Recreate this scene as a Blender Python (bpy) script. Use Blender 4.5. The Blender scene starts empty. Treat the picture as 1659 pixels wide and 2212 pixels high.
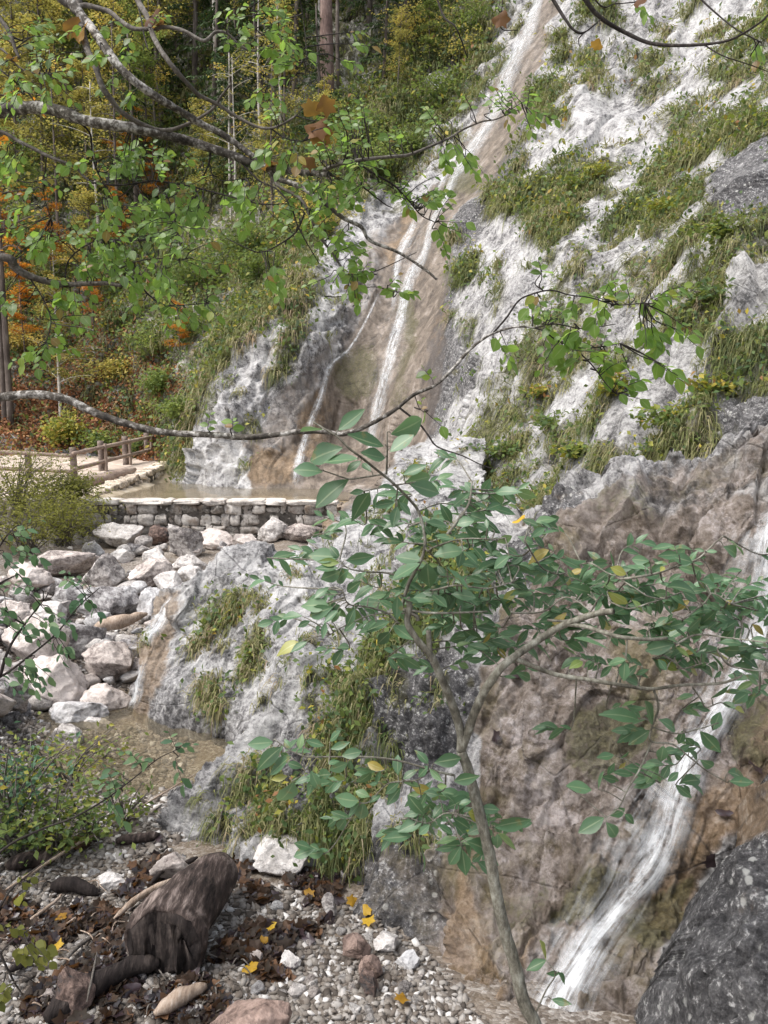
import bpy, math, random
import numpy as np
from mathutils import Vector, Matrix
R = np.random.RandomState
random.seed(7)
sc = bpy.context.scene
COL = sc.collection
# ------------------------------------------------------------------ camera
F = 1661.0; CX, CY = 829.5, 1106.0; PITCH = math.radians(7.0)
CZ = 3.4
CAM = np.array([0.0, 0.0, CZ])
cd = bpy.data.cameras.new("camera"); cam = bpy.data.objects.new("camera", cd); COL.objects.link(cam)
cam.location = CAM; cam.rotation_euler = (math.radians(90) - PITCH, 0, 0)
cd.sensor_fit = 'VERTICAL'; cd.sensor_height = 24; cd.lens = 24 / (2 * CY / F)
cd.clip_start = 0.05; cd.clip_end = 600
sc.camera = cam
# ------------------------------------------------------------------ light
SUN_EL, SUN_AZ = math.radians(58), math.radians(245)   # azimuth clockwise from +Y
w = bpy.data.worlds.new("World"); sc.world = w; w.use_nodes = True
wn = w.node_tree; wn.nodes.clear()
sky = wn.nodes.new('ShaderNodeTexSky'); sky.sky_type = 'NISHITA'; sky.sun_disc = False
sky.sun_elevation = SUN_EL; sky.sun_rotation = SUN_AZ; sky.dust_density = 4; sky.air_density = 1.0; sky.ozone_density = 1
hs = wn.nodes.new('ShaderNodeHueSaturation'); hs.inputs['Saturation'].default_value = 0.42
bg = wn.nodes.new('ShaderNodeBackground'); bg.inputs[1].default_value = 0.15
wo = wn.nodes.new('ShaderNodeOutputWorld')
wn.links.new(sky.outputs[0], hs.inputs['Color']); wn.links.new(hs.outputs[0], bg.inputs[0]); wn.links.new(bg.outputs[0], wo.inputs[0])
sd = bpy.data.lights.new("sun", 'SUN'); sd.energy = 1.9; sd.angle = math.radians(35); sd.color = (1, .96, .9)
so = bpy.data.objects.new("sun", sd); COL.objects.link(so)
sv = Vector((math.sin(SUN_AZ) * math.cos(SUN_EL), math.cos(SUN_AZ) * math.cos(SUN_EL), math.sin(SUN_EL)))
so.rotation_euler = sv.to_track_quat('Z', 'Y').to_euler(); so.location = sv * 60
sc.view_settings.view_transform = 'Standard'; sc.view_settings.look = 'None'
sc.view_settings.exposure = 0.8; sc.view_settings.gamma = 1
sc.cycles.max_bounces = 6; sc.cycles.diffuse_bounces = 3; sc.cycles.glossy_bounces = 2
sc.cycles.transparent_max_bounces = 12; sc.cycles.transmission_bounces = 3
sc.cycles.caustics_reflective = False; sc.cycles.caustics_refractive = False
# ------------------------------------------------------------------ projection: photo pixel (1659x2212) + distance along +Y -> world point
CT, ST = math.cos(PITCH), math.sin(PITCH)
def P(px, py, Y):
    px, py, Y = np.asarray(px, float), np.asarray(py, float), np.asarray(Y, float)
    a = (px - CX) / F; b = -(py - CY) / F
    dy = CT + b * ST; dz = -ST + b * CT
    return np.stack(np.broadcast_arrays(Y * a / dy, Y, CZ + Y * dz / dy), -1)
def proj(p):
    q = p - CAM
    c = q[..., 1] * CT - q[..., 2] * ST; u = q[..., 1] * ST + q[..., 2] * CT
    return CX + F * q[..., 0] / c, CY - F * u / c
# ------------------------------------------------------------------ numpy noise
_pr = R(3).permutation(256); _pr = np.concatenate([_pr, _pr, _pr])
_gr = R(4).normal(size=(256, 3)); _gr /= np.linalg.norm(_gr, axis=1)[:, None]
def noise(p):
    p = np.asarray(p, float); i = np.floor(p).astype(int); f = p - i; i &= 255
    u = f * f * f * (f * (f * 6 - 15) + 10)
    out = np.zeros(p.shape[:-1])
    for dx in (0, 1):
        wx = u[..., 0] if dx else 1 - u[..., 0]
        a = _pr[i[..., 0] + dx]
        for dy in (0, 1):
            wy = u[..., 1] if dy else 1 - u[..., 1]
            b = _pr[a + ((i[..., 1] + dy) & 255)]
            for dz in (0, 1):
                wz = u[..., 2] if dz else 1 - u[..., 2]
                g = _gr[_pr[b + ((i[..., 2] + dz) & 255)]]
                out += wx * wy * wz * ((f[..., 0] - dx) * g[..., 0] + (f[..., 1] - dy) * g[..., 1] + (f[..., 2] - dz) * g[..., 2])
    return out * 1.5
def fbm(p, o=4, g=.5, l=2.03):
    s = 0; a = 1
    for k in range(o): s = s + a * noise(p * l ** k + 17.3 * k); a *= g
    return s
def ridged(p, o=4, g=.5, l=2.1):
    s = 0; a = 1
    for k in range(o): s = s + a * (1 - 2 * np.abs(noise(p * l ** k + 9.1 * k))); a *= g
    return s
def billow(p, o=4, g=.5, l=2.1):
    s = 0; a = 1
    for k in range(o): s = s + a * (2 * np.abs(noise(p * l ** k + 3.7 * k)) ** .8 - .6); a *= g
    return s
_FD = np.array([-.42, -.42, -.80]); _FD /= np.linalg.norm(_FD); _FA = np.cross(_FD, [0, 0, 1.]); _FA /= np.linalg.norm(_FA); _FB = np.cross(_FD, _FA)
def facets(p, seed, tilt=.5):
    '''broken slabs: every Voronoi block, long down the fall line, has its own height and tilt'''
    q = np.stack([p @ _FD / 2.3, p @ _FA / .9, p @ _FB], -1) + .22 * np.stack([noise(p * .9 + seed), noise(p * .9 + 7 + seed), noise(p * .9 + 13 + seed)], -1)
    i0 = np.floor(q).astype(int); best = np.full(q.shape[:-1], 9.); bo = np.zeros(q.shape); bid = np.zeros(q.shape[:-1], int)
    rt = R(seed).rand(256, 7)
    for dx in (-1, 0, 1):
        for dy in (-1, 0, 1):
            for dz in (-1, 0, 1):
                c = i0 + [dx, dy, dz]; h = _pr[_pr[_pr[c[..., 0] & 255] + (c[..., 1] & 255)] + (c[..., 2] & 255)]
                o = q - (c + rt[h, :3]); d = (o ** 2).sum(-1); m = d < best; best = np.where(m, d, best); bid = np.where(m, h, bid); bo = np.where(m[..., None], o, bo)
    r_ = rt[bid]; return (r_[..., 3] - .5) + tilt * 2 * ((r_[..., 4:7] - .5) * bo).sum(-1)
def sstep(a, b, x):
    t = np.clip((x - a) / (b - a), 0, 1); return t * t * (3 - 2 * t)
# ------------------------------------------------------------------ mesh + object helpers
def lin(*c): return tuple(c) + (1,)
def mesh(name, V, faces, mat=None, attrs=None, smooth=True):
    V = np.asarray(V, np.float32)
    if isinstance(faces, np.ndarray): faces = [faces]
    faces = [f for f in faces if len(f)]
    me = bpy.data.meshes.new(name)
    me.vertices.add(len(V)); me.vertices.foreach_set('co', V.ravel())
    nl = sum(f.size for f in faces); nf = sum(len(f) for f in faces)
    me.loops.add(nl); me.polygons.add(nf)
    me.loops.foreach_set('vertex_index', np.concatenate([f.ravel() for f in faces]).astype(np.int32))
    sizes = np.concatenate([np.full(len(f), f.shape[1]) for f in faces])
    st = np.concatenate([[0], np.cumsum(sizes)[:-1]]).astype(np.int32)
    me.polygons.foreach_set('loop_start', st)
    me.update(calc_edges=True)
    me.polygons.foreach_set('use_smooth', np.full(nf, smooth))
    for k, v in (attrs or {}).items():
        v = np.asarray(v, np.float32)
        if v.ndim == 1: a = me.attributes.new(k, 'FLOAT', 'POINT'); a.data.foreach_set('value', v)
        else:
            a = me.attributes.new(k, 'FLOAT_COLOR', 'POINT')
            a.data.foreach_set('color', np.concatenate([v, np.ones((len(v), 1), np.float32)], 1).ravel())
    if mat: me.materials.append(mat)
    me.update()
    return me
def link(name, me, parent=None, loc=None):
    o = bpy.data.objects.new(name, me); COL.objects.link(o)
    if parent is not None: o.parent = parent
    if loc is not None: o.location = loc
    return o
def tag(o, label=None, cat=None, group=None, kind=None):
    if label: o['label'] = label
    if cat: o['category'] = cat
    if group: o['group'] = group
    if kind: o['kind'] = kind
    return o
def empty(name, loc, label, cat, group=None, rz=0):
    o = bpy.data.objects.new(name, None); COL.objects.link(o); o.location = loc; o.rotation_euler = (0, 0, rz)
    o.empty_display_size = .2
    return tag(o, label, cat, group)
def part(name, buf, mat, parent, smooth=True):
    V, fs, at = buf.get()
    V = V - np.array(parent.location) if parent is not None else V
    return link(name, mesh(name, V, fs, mat, at, smooth), parent)
def part2(name, bufs, parent):
    Vs, Fs, mi, ti, ri, n, mats = [], {}, {}, [], [], 0, []
    for k, (bf, m) in enumerate(bufs):
        V, fs, a = bf.get(); Vs.append(V - np.array(parent.location)); ti.append(a['tint']); ri.append(a['rib']); mats.append(m)
        for f in fs: Fs.setdefault(f.shape[1], []).append(f + n); mi.setdefault(f.shape[1], []).append(np.full(len(f), k))
        n += len(V)
    keys = list(Fs); me = mesh(name, np.concatenate(Vs), [np.concatenate(Fs[k]) for k in keys], mats[0], {'tint': np.concatenate(ti), 'rib': np.concatenate(ri)})
    for m in mats[1:]: me.materials.append(m)
    me.polygons.foreach_set('material_index', np.concatenate([np.concatenate(mi[k]) for k in keys]).astype(np.int32)); me.update()
    return link(name, me, parent)
def solo(name, buf, mat, label=None, cat=None, group=None, kind=None, smooth=True):
    V, fs, at = buf.get()
    c = np.array([V[:, 0].mean(), V[:, 1].mean(), V[:, 2].min()])
    if kind in ('structure', 'stuff'): c[:] = 0
    o = link(name, mesh(name, V - c, fs, mat, at, smooth), None, c)
    return tag(o, label, cat, group, kind)
class Buf:
    def __init__(s): s.V = []; s.F = {}; s.n = 0; s.T = []; s.R = []
    def add(s, V, faces, tint=0.5, rib=0.0):
        V = np.asarray(V, float).reshape(-1, 3)
        for f in ([faces] if isinstance(faces, np.ndarray) else faces):
            if len(f): s.F.setdefault(f.shape[1], []).append(f + s.n)
        s.V.append(V); s.T.append(np.broadcast_to(np.asarray(tint, float), (len(V),))); s.R.append(np.broadcast_to(np.asarray(rib, float), (len(V),))); s.n += len(V)
        return s
    def get(s):
        return np.concatenate(s.V), [np.concatenate(v) for v in s.F.values()], {'tint': np.concatenate(s.T), 'rib': np.concatenate(s.R)}
def spline(pts, n=8):
    p = np.asarray(pts, float)
    if len(p) < 3: 
        t = np.linspace(0, 1, n + 1)[:, None]; return p[0] * (1 - t) + p[-1] * t
    q = np.vstack([2 * p[0] - p[1], p, 2 * p[-1] - p[-2]]); out = []
    for i in range(1, len(q) - 2):
        t = np.linspace(0, 1, n, endpoint=False)[:, None]
        a, b, c, d = q[i - 1], q[i], q[i + 1], q[i + 2]
        out.append(.5 * (2 * b + (c - a) * t + (2 * a - 5 * b + 4 * c - d) * t ** 2 + (3 * b - a - 3 * c + d) * t ** 3))
    out.append(p[-1][None]); return np.concatenate(out)
def tube(buf, pts, r, k=7, tint=.5, bumpy=0, cap=True):
    p = np.asarray(pts, float); n = len(p); r = np.broadcast_to(np.asarray(r, float), (n,)).copy()
    t = np.gradient(p, axis=0); t /= np.linalg.norm(t, axis=1)[:, None] + 1e-9
    ref = np.array([0, 0, 1.]) if abs(t[0, 2]) < .8 else np.array([1., 0, 0])
    u = np.cross(ref, t[0]); us = []
    for i in range(n):
        u = u - t[i] * (u @ t[i]); u /= np.linalg.norm(u) + 1e-9; us.append(u)
    us = np.array(us); vs = np.cross(t, us)
    a = np.arange(k) * 2 * math.pi / k
    ring = us[:, None] * np.cos(a)[None, :, None] + vs[:, None] * np.sin(a)[None, :, None]
    rr = r[:, None] * np.ones((1, k))
    if bumpy: 
        q = p[:, None] + ring * r[:, None, None]
        rr = rr * (1 + bumpy * fbm(q / (r.max() * 2.2), 3))
    V = (p[:, None] + ring * rr[..., None]).reshape(-1, 3)
    i = np.arange(n - 1)[:, None] * k; j = np.arange(k)[None]; jn = (j + 1) % k
    q = np.stack([i + j, i + jn, i + k + jn, i + k + j], -1).reshape(-1, 4)
    fs = [q]
    if cap:
        fs.append(np.array([list(range(k))[::-1], [(n - 1) * k + x for x in range(k)]]))
    buf.add(V, fs, tint)
def stamp(buf, TV, TF, pos, X, Yv, Z, tint):
    """copies of a small template at pos with axis vectors X, Yv, Z (N,3, already scaled)"""
    N = len(pos); m = len(TV)
    V = pos[:, None] + TV[None, :, 0:1] * X[:, None] + TV[None, :, 1:2] * Yv[:, None] + TV[None, :, 2:3] * Z[:, None]
    off = (np.arange(N) * m)[:, None, None]
    buf.add(V.reshape(-1, 3), [(f[None] + off).reshape(-1, f.shape[1]) for f in TF], np.repeat(np.broadcast_to(tint, (N,)), m), np.tile((np.abs(TV[:, 1]) < 1e-6).astype(float), N))
def unit(v): return v / (np.linalg.norm(v, axis=-1, keepdims=True) + 1e-9)
def leaf_template(prof, fold=.12, curl=.15, wav=0.0):
    n = len(prof); x = np.linspace(0, 1, n); V = []; Fq = []
    for i, h in enumerate(prof):
        z = -curl * x[i] ** 2
        wv = wav * math.sin(i * 2.4)
        V += [(x[i], -h, z + fold * h * 2 + wv), (x[i], 0, z), (x[i], h, z + fold * h * 2 - wv)]
    for i in range(n - 1):
        a = i * 3; Fq += [(a, a + 3, a + 4, a + 1), (a + 1, a + 4, a + 5, a + 2)]
    return np.array(V, float), [np.array(Fq)]
L_WILLOW = leaf_template([.012, .10, .165, .19, .17, .10, .01], .16, .14, .006)
L_WILLOWS = [leaf_template([.012, .10, .165, .19, .17, .10, .01], .16, .05, .006), leaf_template([.012, .08, .15, .19, .19, .13, .01], .22, .28, .012), leaf_template([.012, .12, .18, .185, .15, .08, .01], .10, .42, .018), leaf_template([.012, .09, .15, .16, .13, .07, .01], .30, -.10, .01)]
L_BEECH = leaf_template([.02, .24, .33, .31, .2, .02], .10, .14, .02)
L_SMALL = (np.array([(0, 0, 0), (.5, -.3, .06), (1, 0, -.1), (.5, .3, .06)], float), [np.array([[0, 1, 2, 3]])])
def maple():
    a = [0, .35, .6, .95, 1.2, 1.55, 2.0, 2.4, 3.0]; r = [1, .66, .74, .92, .62, .66, .74, .5, .36]
    pts = [(r_ * math.cos(t), r_ * math.sin(t)) for t, r_ in zip(a, r)] + [(r_ * math.cos(-t), r_ * math.sin(-t)) for t, r_ in list(zip(a, r))[:0:-1]]
    V = [(0, 0, .06)] + [(x, y, .12 * math.sin(5 * x + 3 * y) + .1 * (x * x + y * y)) for x, y in pts]
    n = len(pts); return np.array(V, float), [np.array([[0, 1 + i, 1 + (i + 1) % n] for i in range(n)])]
L_MAPLE = maple()
def rand_leaves(buf, tpl, pos, d, nrm, size, tint, wid=1.0):
    X = unit(d); Y = unit(np.cross(nrm, X)); Z = np.cross(X, Y); s = np.broadcast_to(size, (len(pos),))[:, None]
    stamp(buf, tpl[0], tpl[1], pos, X * s, Y * s * wid, Z * s, tint)
# ------------------------------------------------------------------ node materials
class NT:
    def __init__(s, name):
        s.m = bpy.data.materials.new(name); s.m.use_nodes = True; s.t = s.m.node_tree; s.t.nodes.clear()
        s.out = s.t.nodes.new('ShaderNodeOutputMaterial')
        s.pos = s.n('NewGeometry').outputs['Position']
    def n(s, typ, **kw):
        x = s.t.nodes.new('ShaderNode' + typ)
        for k, v in kw.items(): setattr(x, k, v)
        return x
    def L(s, a, b):
        if hasattr(a, 'links') or isinstance(a, bpy.types.NodeSocket): s.t.links.new(a, b)
        else: b.default_value = a
    def noise(s, scale, detail=6, rough=.6, vec=None, dist=0):
        x = s.n('TexNoise'); x.inputs['Scale'].default_value = scale; x.inputs['Detail'].default_value = detail
        x.inputs['Roughness'].default_value = rough; x.inputs['Distortion'].default_value = dist
        s.t.links.new(vec or s.pos, x.inputs['Vector']); return x.outputs['Fac']
    def voro(s, scale, feature='F1', vec=None, out='Distance', rnd=1):
        x = s.n('TexVoronoi', feature=feature); x.inputs['Scale'].default_value = scale; x.inputs['Randomness'].default_value = rnd
        s.t.links.new(vec or s.pos, x.inputs['Vector']); return x.outputs[out]
    def ramp(s, fac, stops, interp='LINEAR'):
        x = s.n('ValToRGB'); e = x.color_ramp; e.interpolation = interp
        while len(e.elements) < len(stops): e.elements.new(.5)
        for el, (p, c) in zip(e.elements, stops): el.position = p; el.color = (c, c, c, 1) if not isinstance(c, tuple) else c + (1,)
        s.L(fac, x.inputs[0]); return x.outputs[0]
    def mix(s, fac, a, b, mode='MIX'):
        x = s.n('Mix', data_type='RGBA', blend_type=mode); s.L(fac, x.inputs[0])
        for v, i in ((a, 6), (b, 7)): s.L(v + (1,) if isinstance(v, tuple) else v, x.inputs[i])
        return x.outputs[2]
    def math(s, op, a, b=0.0, clamp=False):
        x = s.n('Math', operation=op); x.use_clamp = clamp; s.L(a, x.inputs[0]); s.L(b, x.inputs[1]); return x.outputs[0]
    def attr(s, name, out='Fac'):
        x = s.n('Attribute'); x.attribute_name = name; return x.outputs[out]
    def sep(s, c):
        x = s.n('SeparateColor'); s.t.links.new(c, x.inputs[0]); return x.outputs
    def mapv(s, scale=(1, 1, 1), rot=(0, 0, 0), vec=None):
        x = s.n('Mapping'); x.inputs['Scale'].default_value = scale; x.inputs['Rotation'].default_value = rot
        s.t.links.new(vec or s.pos, x.inputs['Vector']); return x.outputs[0]
    def bsdf(s, col, rough=.8, bump=None, bs=.5, bd=.02, spec=.5, **kw):
        x = s.n('BsdfPrincipled'); s.L(col + (1,) if isinstance(col, tuple) else col, x.inputs['Base Color']); s.L(rough, x.inputs['Roughness'])
        s.L(spec, x.inputs['Specular IOR Level'])
        for k, v in kw.items(): s.L(v, x.inputs[k])
        if bump is not None:
            b = s.n('Bump'); b.inputs['Strength'].default_value = bs; b.inputs['Distance'].default_value = bd
            s.t.links.new(bump, b.inputs['Height']); s.t.links.new(b.outputs[0], x.inputs['Normal'])
        return x
    def done(s, sh):
        s.t.links.new(sh.outputs[0] if hasattr(sh, 'outputs') else sh, s.out.inputs[0]); return s.m

def rock_material():
    t = NT('limestone')
    A = t.sep(t.attr('mA', 'Color')); B = t.sep(t.attr('mB', 'Color'))
    st = t.mapv((1.0, 1.0, .7), (0, .55, .2))
    n1 = t.noise(.7, 8, .62); n2 = t.noise(4.6, 7, .66, st, .5); n0 = t.noise(1.7, 7, .62, st, .4); n3 = t.noise(15, 7, .78); n6 = t.noise(42, 5, .75)
    fl = t.mapv((2.2, 2.2, .5), (0, .42, 0)); n4 = t.noise(1.3, 7, .65, fl); n5 = t.noise(2.1, 9, .74)
    def msk(v, k=1.5, lo=.36, hi=.64, nz=None):           # cover with a ragged natural border
        return t.ramp(t.math('ADD', v, t.math('MULTIPLY', t.math('SUBTRACT', nz or n5, .5), k)), [(lo, 0.0), (hi, 1.0)])
    wet, och, moss = A[0], msk(A[1], 2.4, .30, .80), msk(A[2], 2.6, .36, .74, n3); dark, white, soil = B[0], B[1], B[2]
    D = msk(t.attr('brown'), 1.2)
    v1 = t.voro(1.5, 'DISTANCE_TO_EDGE', t.mix(.25, t.pos, t.n('TexNoise').outputs['Color'], 'ADD'))
    f = t.math('ADD', t.math('MULTIPLY', n2, .30), t.math('ADD', t.math('MULTIPLY', n3, .32), t.math('ADD', t.math('MULTIPLY', n0, .24), t.math('MULTIPLY', n6, .14))))
    f = t.math('ADD', t.math('ADD', f, t.math('MULTIPLY', t.math('SUBTRACT', n1, .52), .13)), t.math('MULTIPLY', t.math('SUBTRACT', white, dark), .04))
    lime = t.ramp(f, [(.41, (.05, .048, .05)), (.45, (.145, .141, .143)), (.482, (.29, .283, .284)), (.52, (.43, .422, .42)), (.60, (.62, .612, .605))])
    g = t.math('ADD', t.math('MULTIPLY', n3, .55), t.math('MULTIPLY', n6, .45))
    darkc = t.ramp(g, [(.42, (.028, .027, .029)), (.51, (.085, .082, .085)), (.555, (.17, .165, .165)), (.59, (.60, .59, .585))])
    sv_ = t.math('ADD', t.voro(11, 'F1', t.mix(.06, t.pos, t.n('TexNoise').outputs['Color'], 'ADD')), t.math('MULTIPLY', t.math('SUBTRACT', n3, .5), .5))
    darkc = t.mix(t.math('MULTIPLY', t.ramp(sv_, [(.16, 1.0), (.24, 0.0)]), t.ramp(n5, [(.45, 0.0), (.52, .9)])), darkc, (.60, .60, .57))
    c = t.mix(t.math('MULTIPLY', msk(dark, 1.4), .8), lime, darkc)
    wetc = t.ramp(t.math('ADD', t.math('MULTIPLY', n4, .55), t.math('MULTIPLY', n5, .45)), [(.38, (.065, .051, .042)), (.47, (.150, .120, .094)), (.54, (.235, .192, .155)), (.65, (.42, .37, .335))])
    wm = t.math('MULTIPLY', msk(wet, .8), t.ramp(t.math('ADD', f, t.math('MULTIPLY', wet, .22)), [(.55, .3), (.68, 1.0)]))
    wetc = t.mix(t.math('MULTIPLY', msk(dark, 1.4), .62), wetc, (.062, .056, .058))
    c = t.mix(wm, c, wetc)
    bf = t.math('ADD', t.math('MULTIPLY', n5, .45), t.math('ADD', t.math('MULTIPLY', n3, .35), t.math('MULTIPLY', n2, .20)))
    bf = t.math('ADD', bf, t.math('MULTIPLY', D, .012))
    brn = t.ramp(bf, [(.39, (.024, .018, .013)), (.45, (.095, .072, .052)), (.50, (.185, .150, .124)), (.55, (.275, .235, .208)), (.60, (.40, .357, .338)), (.67, (.64, .59, .58))])
    crust = t.ramp(t.math('ADD', t.math('MULTIPLY', n0, .55), t.math('MULTIPLY', n3, .45)), [(.50, 0.0), (.585, 1.0)])
    brn = t.mix(t.math('MULTIPLY', t.math('MULTIPLY', crust, t.ramp(n1, [(.46, 0.0), (.58, 1.0)])), .75), brn, (.60, .545, .545))
    brn = t.mix(t.math('MULTIPLY', t.ramp(n0, [(.36, 1.0), (.46, 0.0)]), .7), brn, (.045, .036, .028))
    brn = t.mix(t.math('MULTIPLY', t.ramp(t.noise(1.1, 6, .7), [(.50, 0.0), (.60, 1.0)]), .5), brn, (.20, .165, .075))
    c = t.mix(D, c, brn)
    ochc = t.ramp(bf, [(.39, (.05, .032, .016)), (.47, (.165, .108, .055)), (.54, (.28, .19, .11)), (.63, (.46, .37, .28))])
    c = t.mix(t.math('MULTIPLY', och, .72), c, ochc)
    mossc = t.ramp(g, [(.38, (.014, .014, .006)), (.5, (.075, .072, .024)), (.64, (.19, .17, .08))])
    c = t.mix(t.math('MULTIPLY', moss, .75), c, mossc)
    soilc = t.ramp(n2, [(.35, (.028, .026, .014)), (.5, (.085, .082, .036)), (.65, (.19, .17, .09))])
    c = t.mix(t.math('MULTIPLY', soil, t.ramp(f, [(.47, 1.0), (.56, .35)])), c, soilc)
    crack = t.ramp(v1, [(.0, .0), (.016, 1.0)])
    c = t.mix(t.math('MULTIPLY', t.math('MULTIPLY', t.math('SUBTRACT', 1.0, crack), t.ramp(n1, [(.45, 0.0), (.6, 1.0)])), .6), c, (.03, .027, .03))
    h = t.math('ADD', t.math('ADD', t.math('MULTIPLY', n2, .7), t.math('MULTIPLY', n3, .35)), t.math('ADD', t.math('MULTIPLY', crack, .10), t.math('MULTIPLY', n6, .10)))
    wr = t.math('MAXIMUM', t.math('MAXIMUM', wet, och), t.math('MULTIPLY', D, .75))
    rough = t.math('SUBTRACT', .92, t.math('MULTIPLY', wr, .5))
    return t.done(t.bsdf(c, rough, h, 1.0, .10, .45))
ROCK = rock_material()
def boulder_material(name, warm, dk=0.0):
    t = NT(name); co = t.n('TexCoord').outputs['Object']
    inf = t.n('ObjectInfo'); vec = t.n('VectorMath', operation='ADD')
    t.t.links.new(co, vec.inputs[0]); t.t.links.new(inf.outputs['Location'], vec.inputs[1]); v = vec.outputs[0]
    n1 = t.noise(1.6, 5, .6, v); n2 = t.noise(7, 8, .72, v, .5); n3 = t.noise(30, 5, .75, v)
    f = t.math('ADD', t.math('ADD', t.math('MULTIPLY', n1, .35), t.math('MULTIPLY', n2, .4)), t.math('MULTIPLY', n3, .25))
    f = t.math('ADD', f, t.math('MULTIPLY', t.math('SUBTRACT', inf.outputs['Random'], .5 + dk), .09))
    a = np.array
    c = t.ramp(f, [(.36, tuple(a((.06, .056, .056)))), (.42, tuple(a((.22, .20, .195)) * a(warm))), (.475, tuple(a((.46, .435, .42)) * a(warm))), (.57, tuple(a((.80, .775, .76)) * a(warm)))])
    # damp brown foot of the stone (waterline)
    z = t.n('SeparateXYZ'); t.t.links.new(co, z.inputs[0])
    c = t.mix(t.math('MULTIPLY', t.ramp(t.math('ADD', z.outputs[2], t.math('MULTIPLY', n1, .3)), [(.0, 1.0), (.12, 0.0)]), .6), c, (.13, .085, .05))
    return t.done(t.bsdf(c, .88, t.math('ADD', n2, t.math('MULTIPLY', n3, .4)), .9, .05, .3))
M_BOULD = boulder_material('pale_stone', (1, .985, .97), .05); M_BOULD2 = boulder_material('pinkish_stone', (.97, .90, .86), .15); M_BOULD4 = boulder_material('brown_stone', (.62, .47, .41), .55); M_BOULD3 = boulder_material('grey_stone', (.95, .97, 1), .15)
def leaf_material(name, stops, rough=.45, tr=.35, trc=(.3, .5, .06), spec=.5, vein=0):
    t = NT(name); a = t.attr('tint')
    c = t.ramp(a, stops)
    c = t.mix(t.math('MULTIPLY', t.noise(40, 3, .6), .35), c, (0.02, .03, .01))
    if vein: c = t.mix(t.math('MULTIPLY', t.ramp(t.noise(26, 4, .6), [(.62, 0.0), (.68, 1.0)]), .55), c, (.22, .15, .05))
    if vein: c = t.mix(t.math('MULTIPLY', t.ramp(t.attr('rib'), [(.88, 0.0), (.97, 1.0)]), vein), c, t.mix(.5, c, (.55, .60, .35)))
    b = t.bsdf(c, t.math('ADD', t.math('MULTIPLY', t.noise(25, 3, .6), .25), rough - .1), spec=spec)
    tl = t.n('BsdfTranslucent'); t.L(t.mix(.65, c, trc), tl.inputs[0])
    m = t.n('MixShader'); m.inputs[0].default_value = tr
    t.t.links.new(b.outputs[0], m.inputs[1]); t.t.links.new(tl.outputs[0], m.inputs[2])
    return t.done(m)
def bark_material(name, c0, c1, c2, scale=30, rot=(0, 0, 0), stretch=(1, 1, 1), th=(.35, .5, .62), bd=.01):
    t = NT(name); v = t.mapv(stretch, rot)
    n = t.noise(scale, 6, .7, v); n2 = t.noise(scale * .22, 5, .6)
    f = t.math('ADD', t.math('MULTIPLY', n, .6), t.math('MULTIPLY', n2, .4))
    return t.done(t.bsdf(t.ramp(f, [(th[0], c0), (th[1], c1), (th[2], c2)]), .85, n, .8, bd, .25))
M_GRASS = leaf_material('grass', [(0, (.04, .06, .022)), (.25, (.10, .13, .045)), (.5, (.20, .215, .08)), (.72, (.33, .305, .15)), (.88, (.42, .35, .23)), (1, (.36, .25, .17))], .6, .3, (.36, .36, .14), .3)
M_WEED = leaf_material('weeds', [(0, (.03, .06, .025)), (.35, (.08, .14, .05)), (.6, (.17, .23, .06)), (.8, (.40, .38, .07)), (.9, (.50, .38, .05)), (1, (.32, .14, .06))], .55, .35, (.3, .36, .05), .3)
M_WILLOW = leaf_material('willow_leaf', [(0, (.05, .115, .05)), (.4, (.085, .18, .09)), (.75, (.14, .26, .14)), (.88, (.19, .30, .12)), (.95, (.24, .32, .08)), (.985, (.45, .38, .07)), (1, (.28, .13, .05))], .40, .28, (.24, .44, .15), .6, .6)
M_BEECHL = leaf_material('beech_leaf', [(0, (.035, .085, .015)), (.4, (.10, .20, .03)), (.8, (.20, .34, .055)), (.93, (.34, .40, .08)), (.97, (.42, .30, .04)), (1, (.25, .09, .03))], .4, .5, (.42, .66, .10), .6, .5)
M_YCROWN = leaf_material('yellowing_foliage', [(0, (0.101, 0.1111, 0.0363)), (0.35, (0.2623, 0.2623, 0.0807)), (0.65, (0.5449, 0.4844, 0.1515)), (0.85, (0.8, 0.6661, 0.2018)), (1, (0.8, 0.4844, 0.101))], .6, .45, (.5, .45, .1), .2)
M_GCROWN = leaf_material('green_foliage', [(0, (0.0464, 0.0743, 0.0222)), (0.4, (0.1393, 0.2042, 0.0557)), (0.7, (0.2784, 0.3433, 0.1022)), (1, (0.5569, 0.5383, 0.1485))], .6, .4, (.3, .38, .08), .2)
M_OCROWN = leaf_material('orange_foliage', [(0, (0.176, 0.0605, 0.0132)), (0.4, (0.462, 0.165, 0.022)), (0.75, (0.66, 0.308, 0.033)), (1, (0.605, 0.44, 0.055))], .6, .5, (.8, .35, .04), .2)
M_SPRUCE = leaf_material('spruce_needles', [(0, (0.0196, 0.0431, 0.0176)), (0.5, (0.0549, 0.1019, 0.0392)), (1, (0.1274, 0.196, 0.0686))], .6, .2, (.1, .16, .05), .2)
M_DRY = leaf_material('dry_litter', [(0, (.022, .014, .013)), (.5, (.075, .042, .030)), (.8, (.19, .095, .05)), (1, (.5, .24, .05))], .6, .2, (.4, .18, .05), .3)
M_OCHLEAF = leaf_material('gold_leaf', [(0, (.35, .17, .02)), (.5, (.62, .38, .03)), (1, (.72, .5, .05))], .5, .35, (.8, .5, .04), .4)
M_DARKLEAF = leaf_material('wet_dark_leaf', [(0, (.02, .013, .018)), (1, (.06, .035, .045))], .3, .1, (.1, .05, .05), .6)
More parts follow.
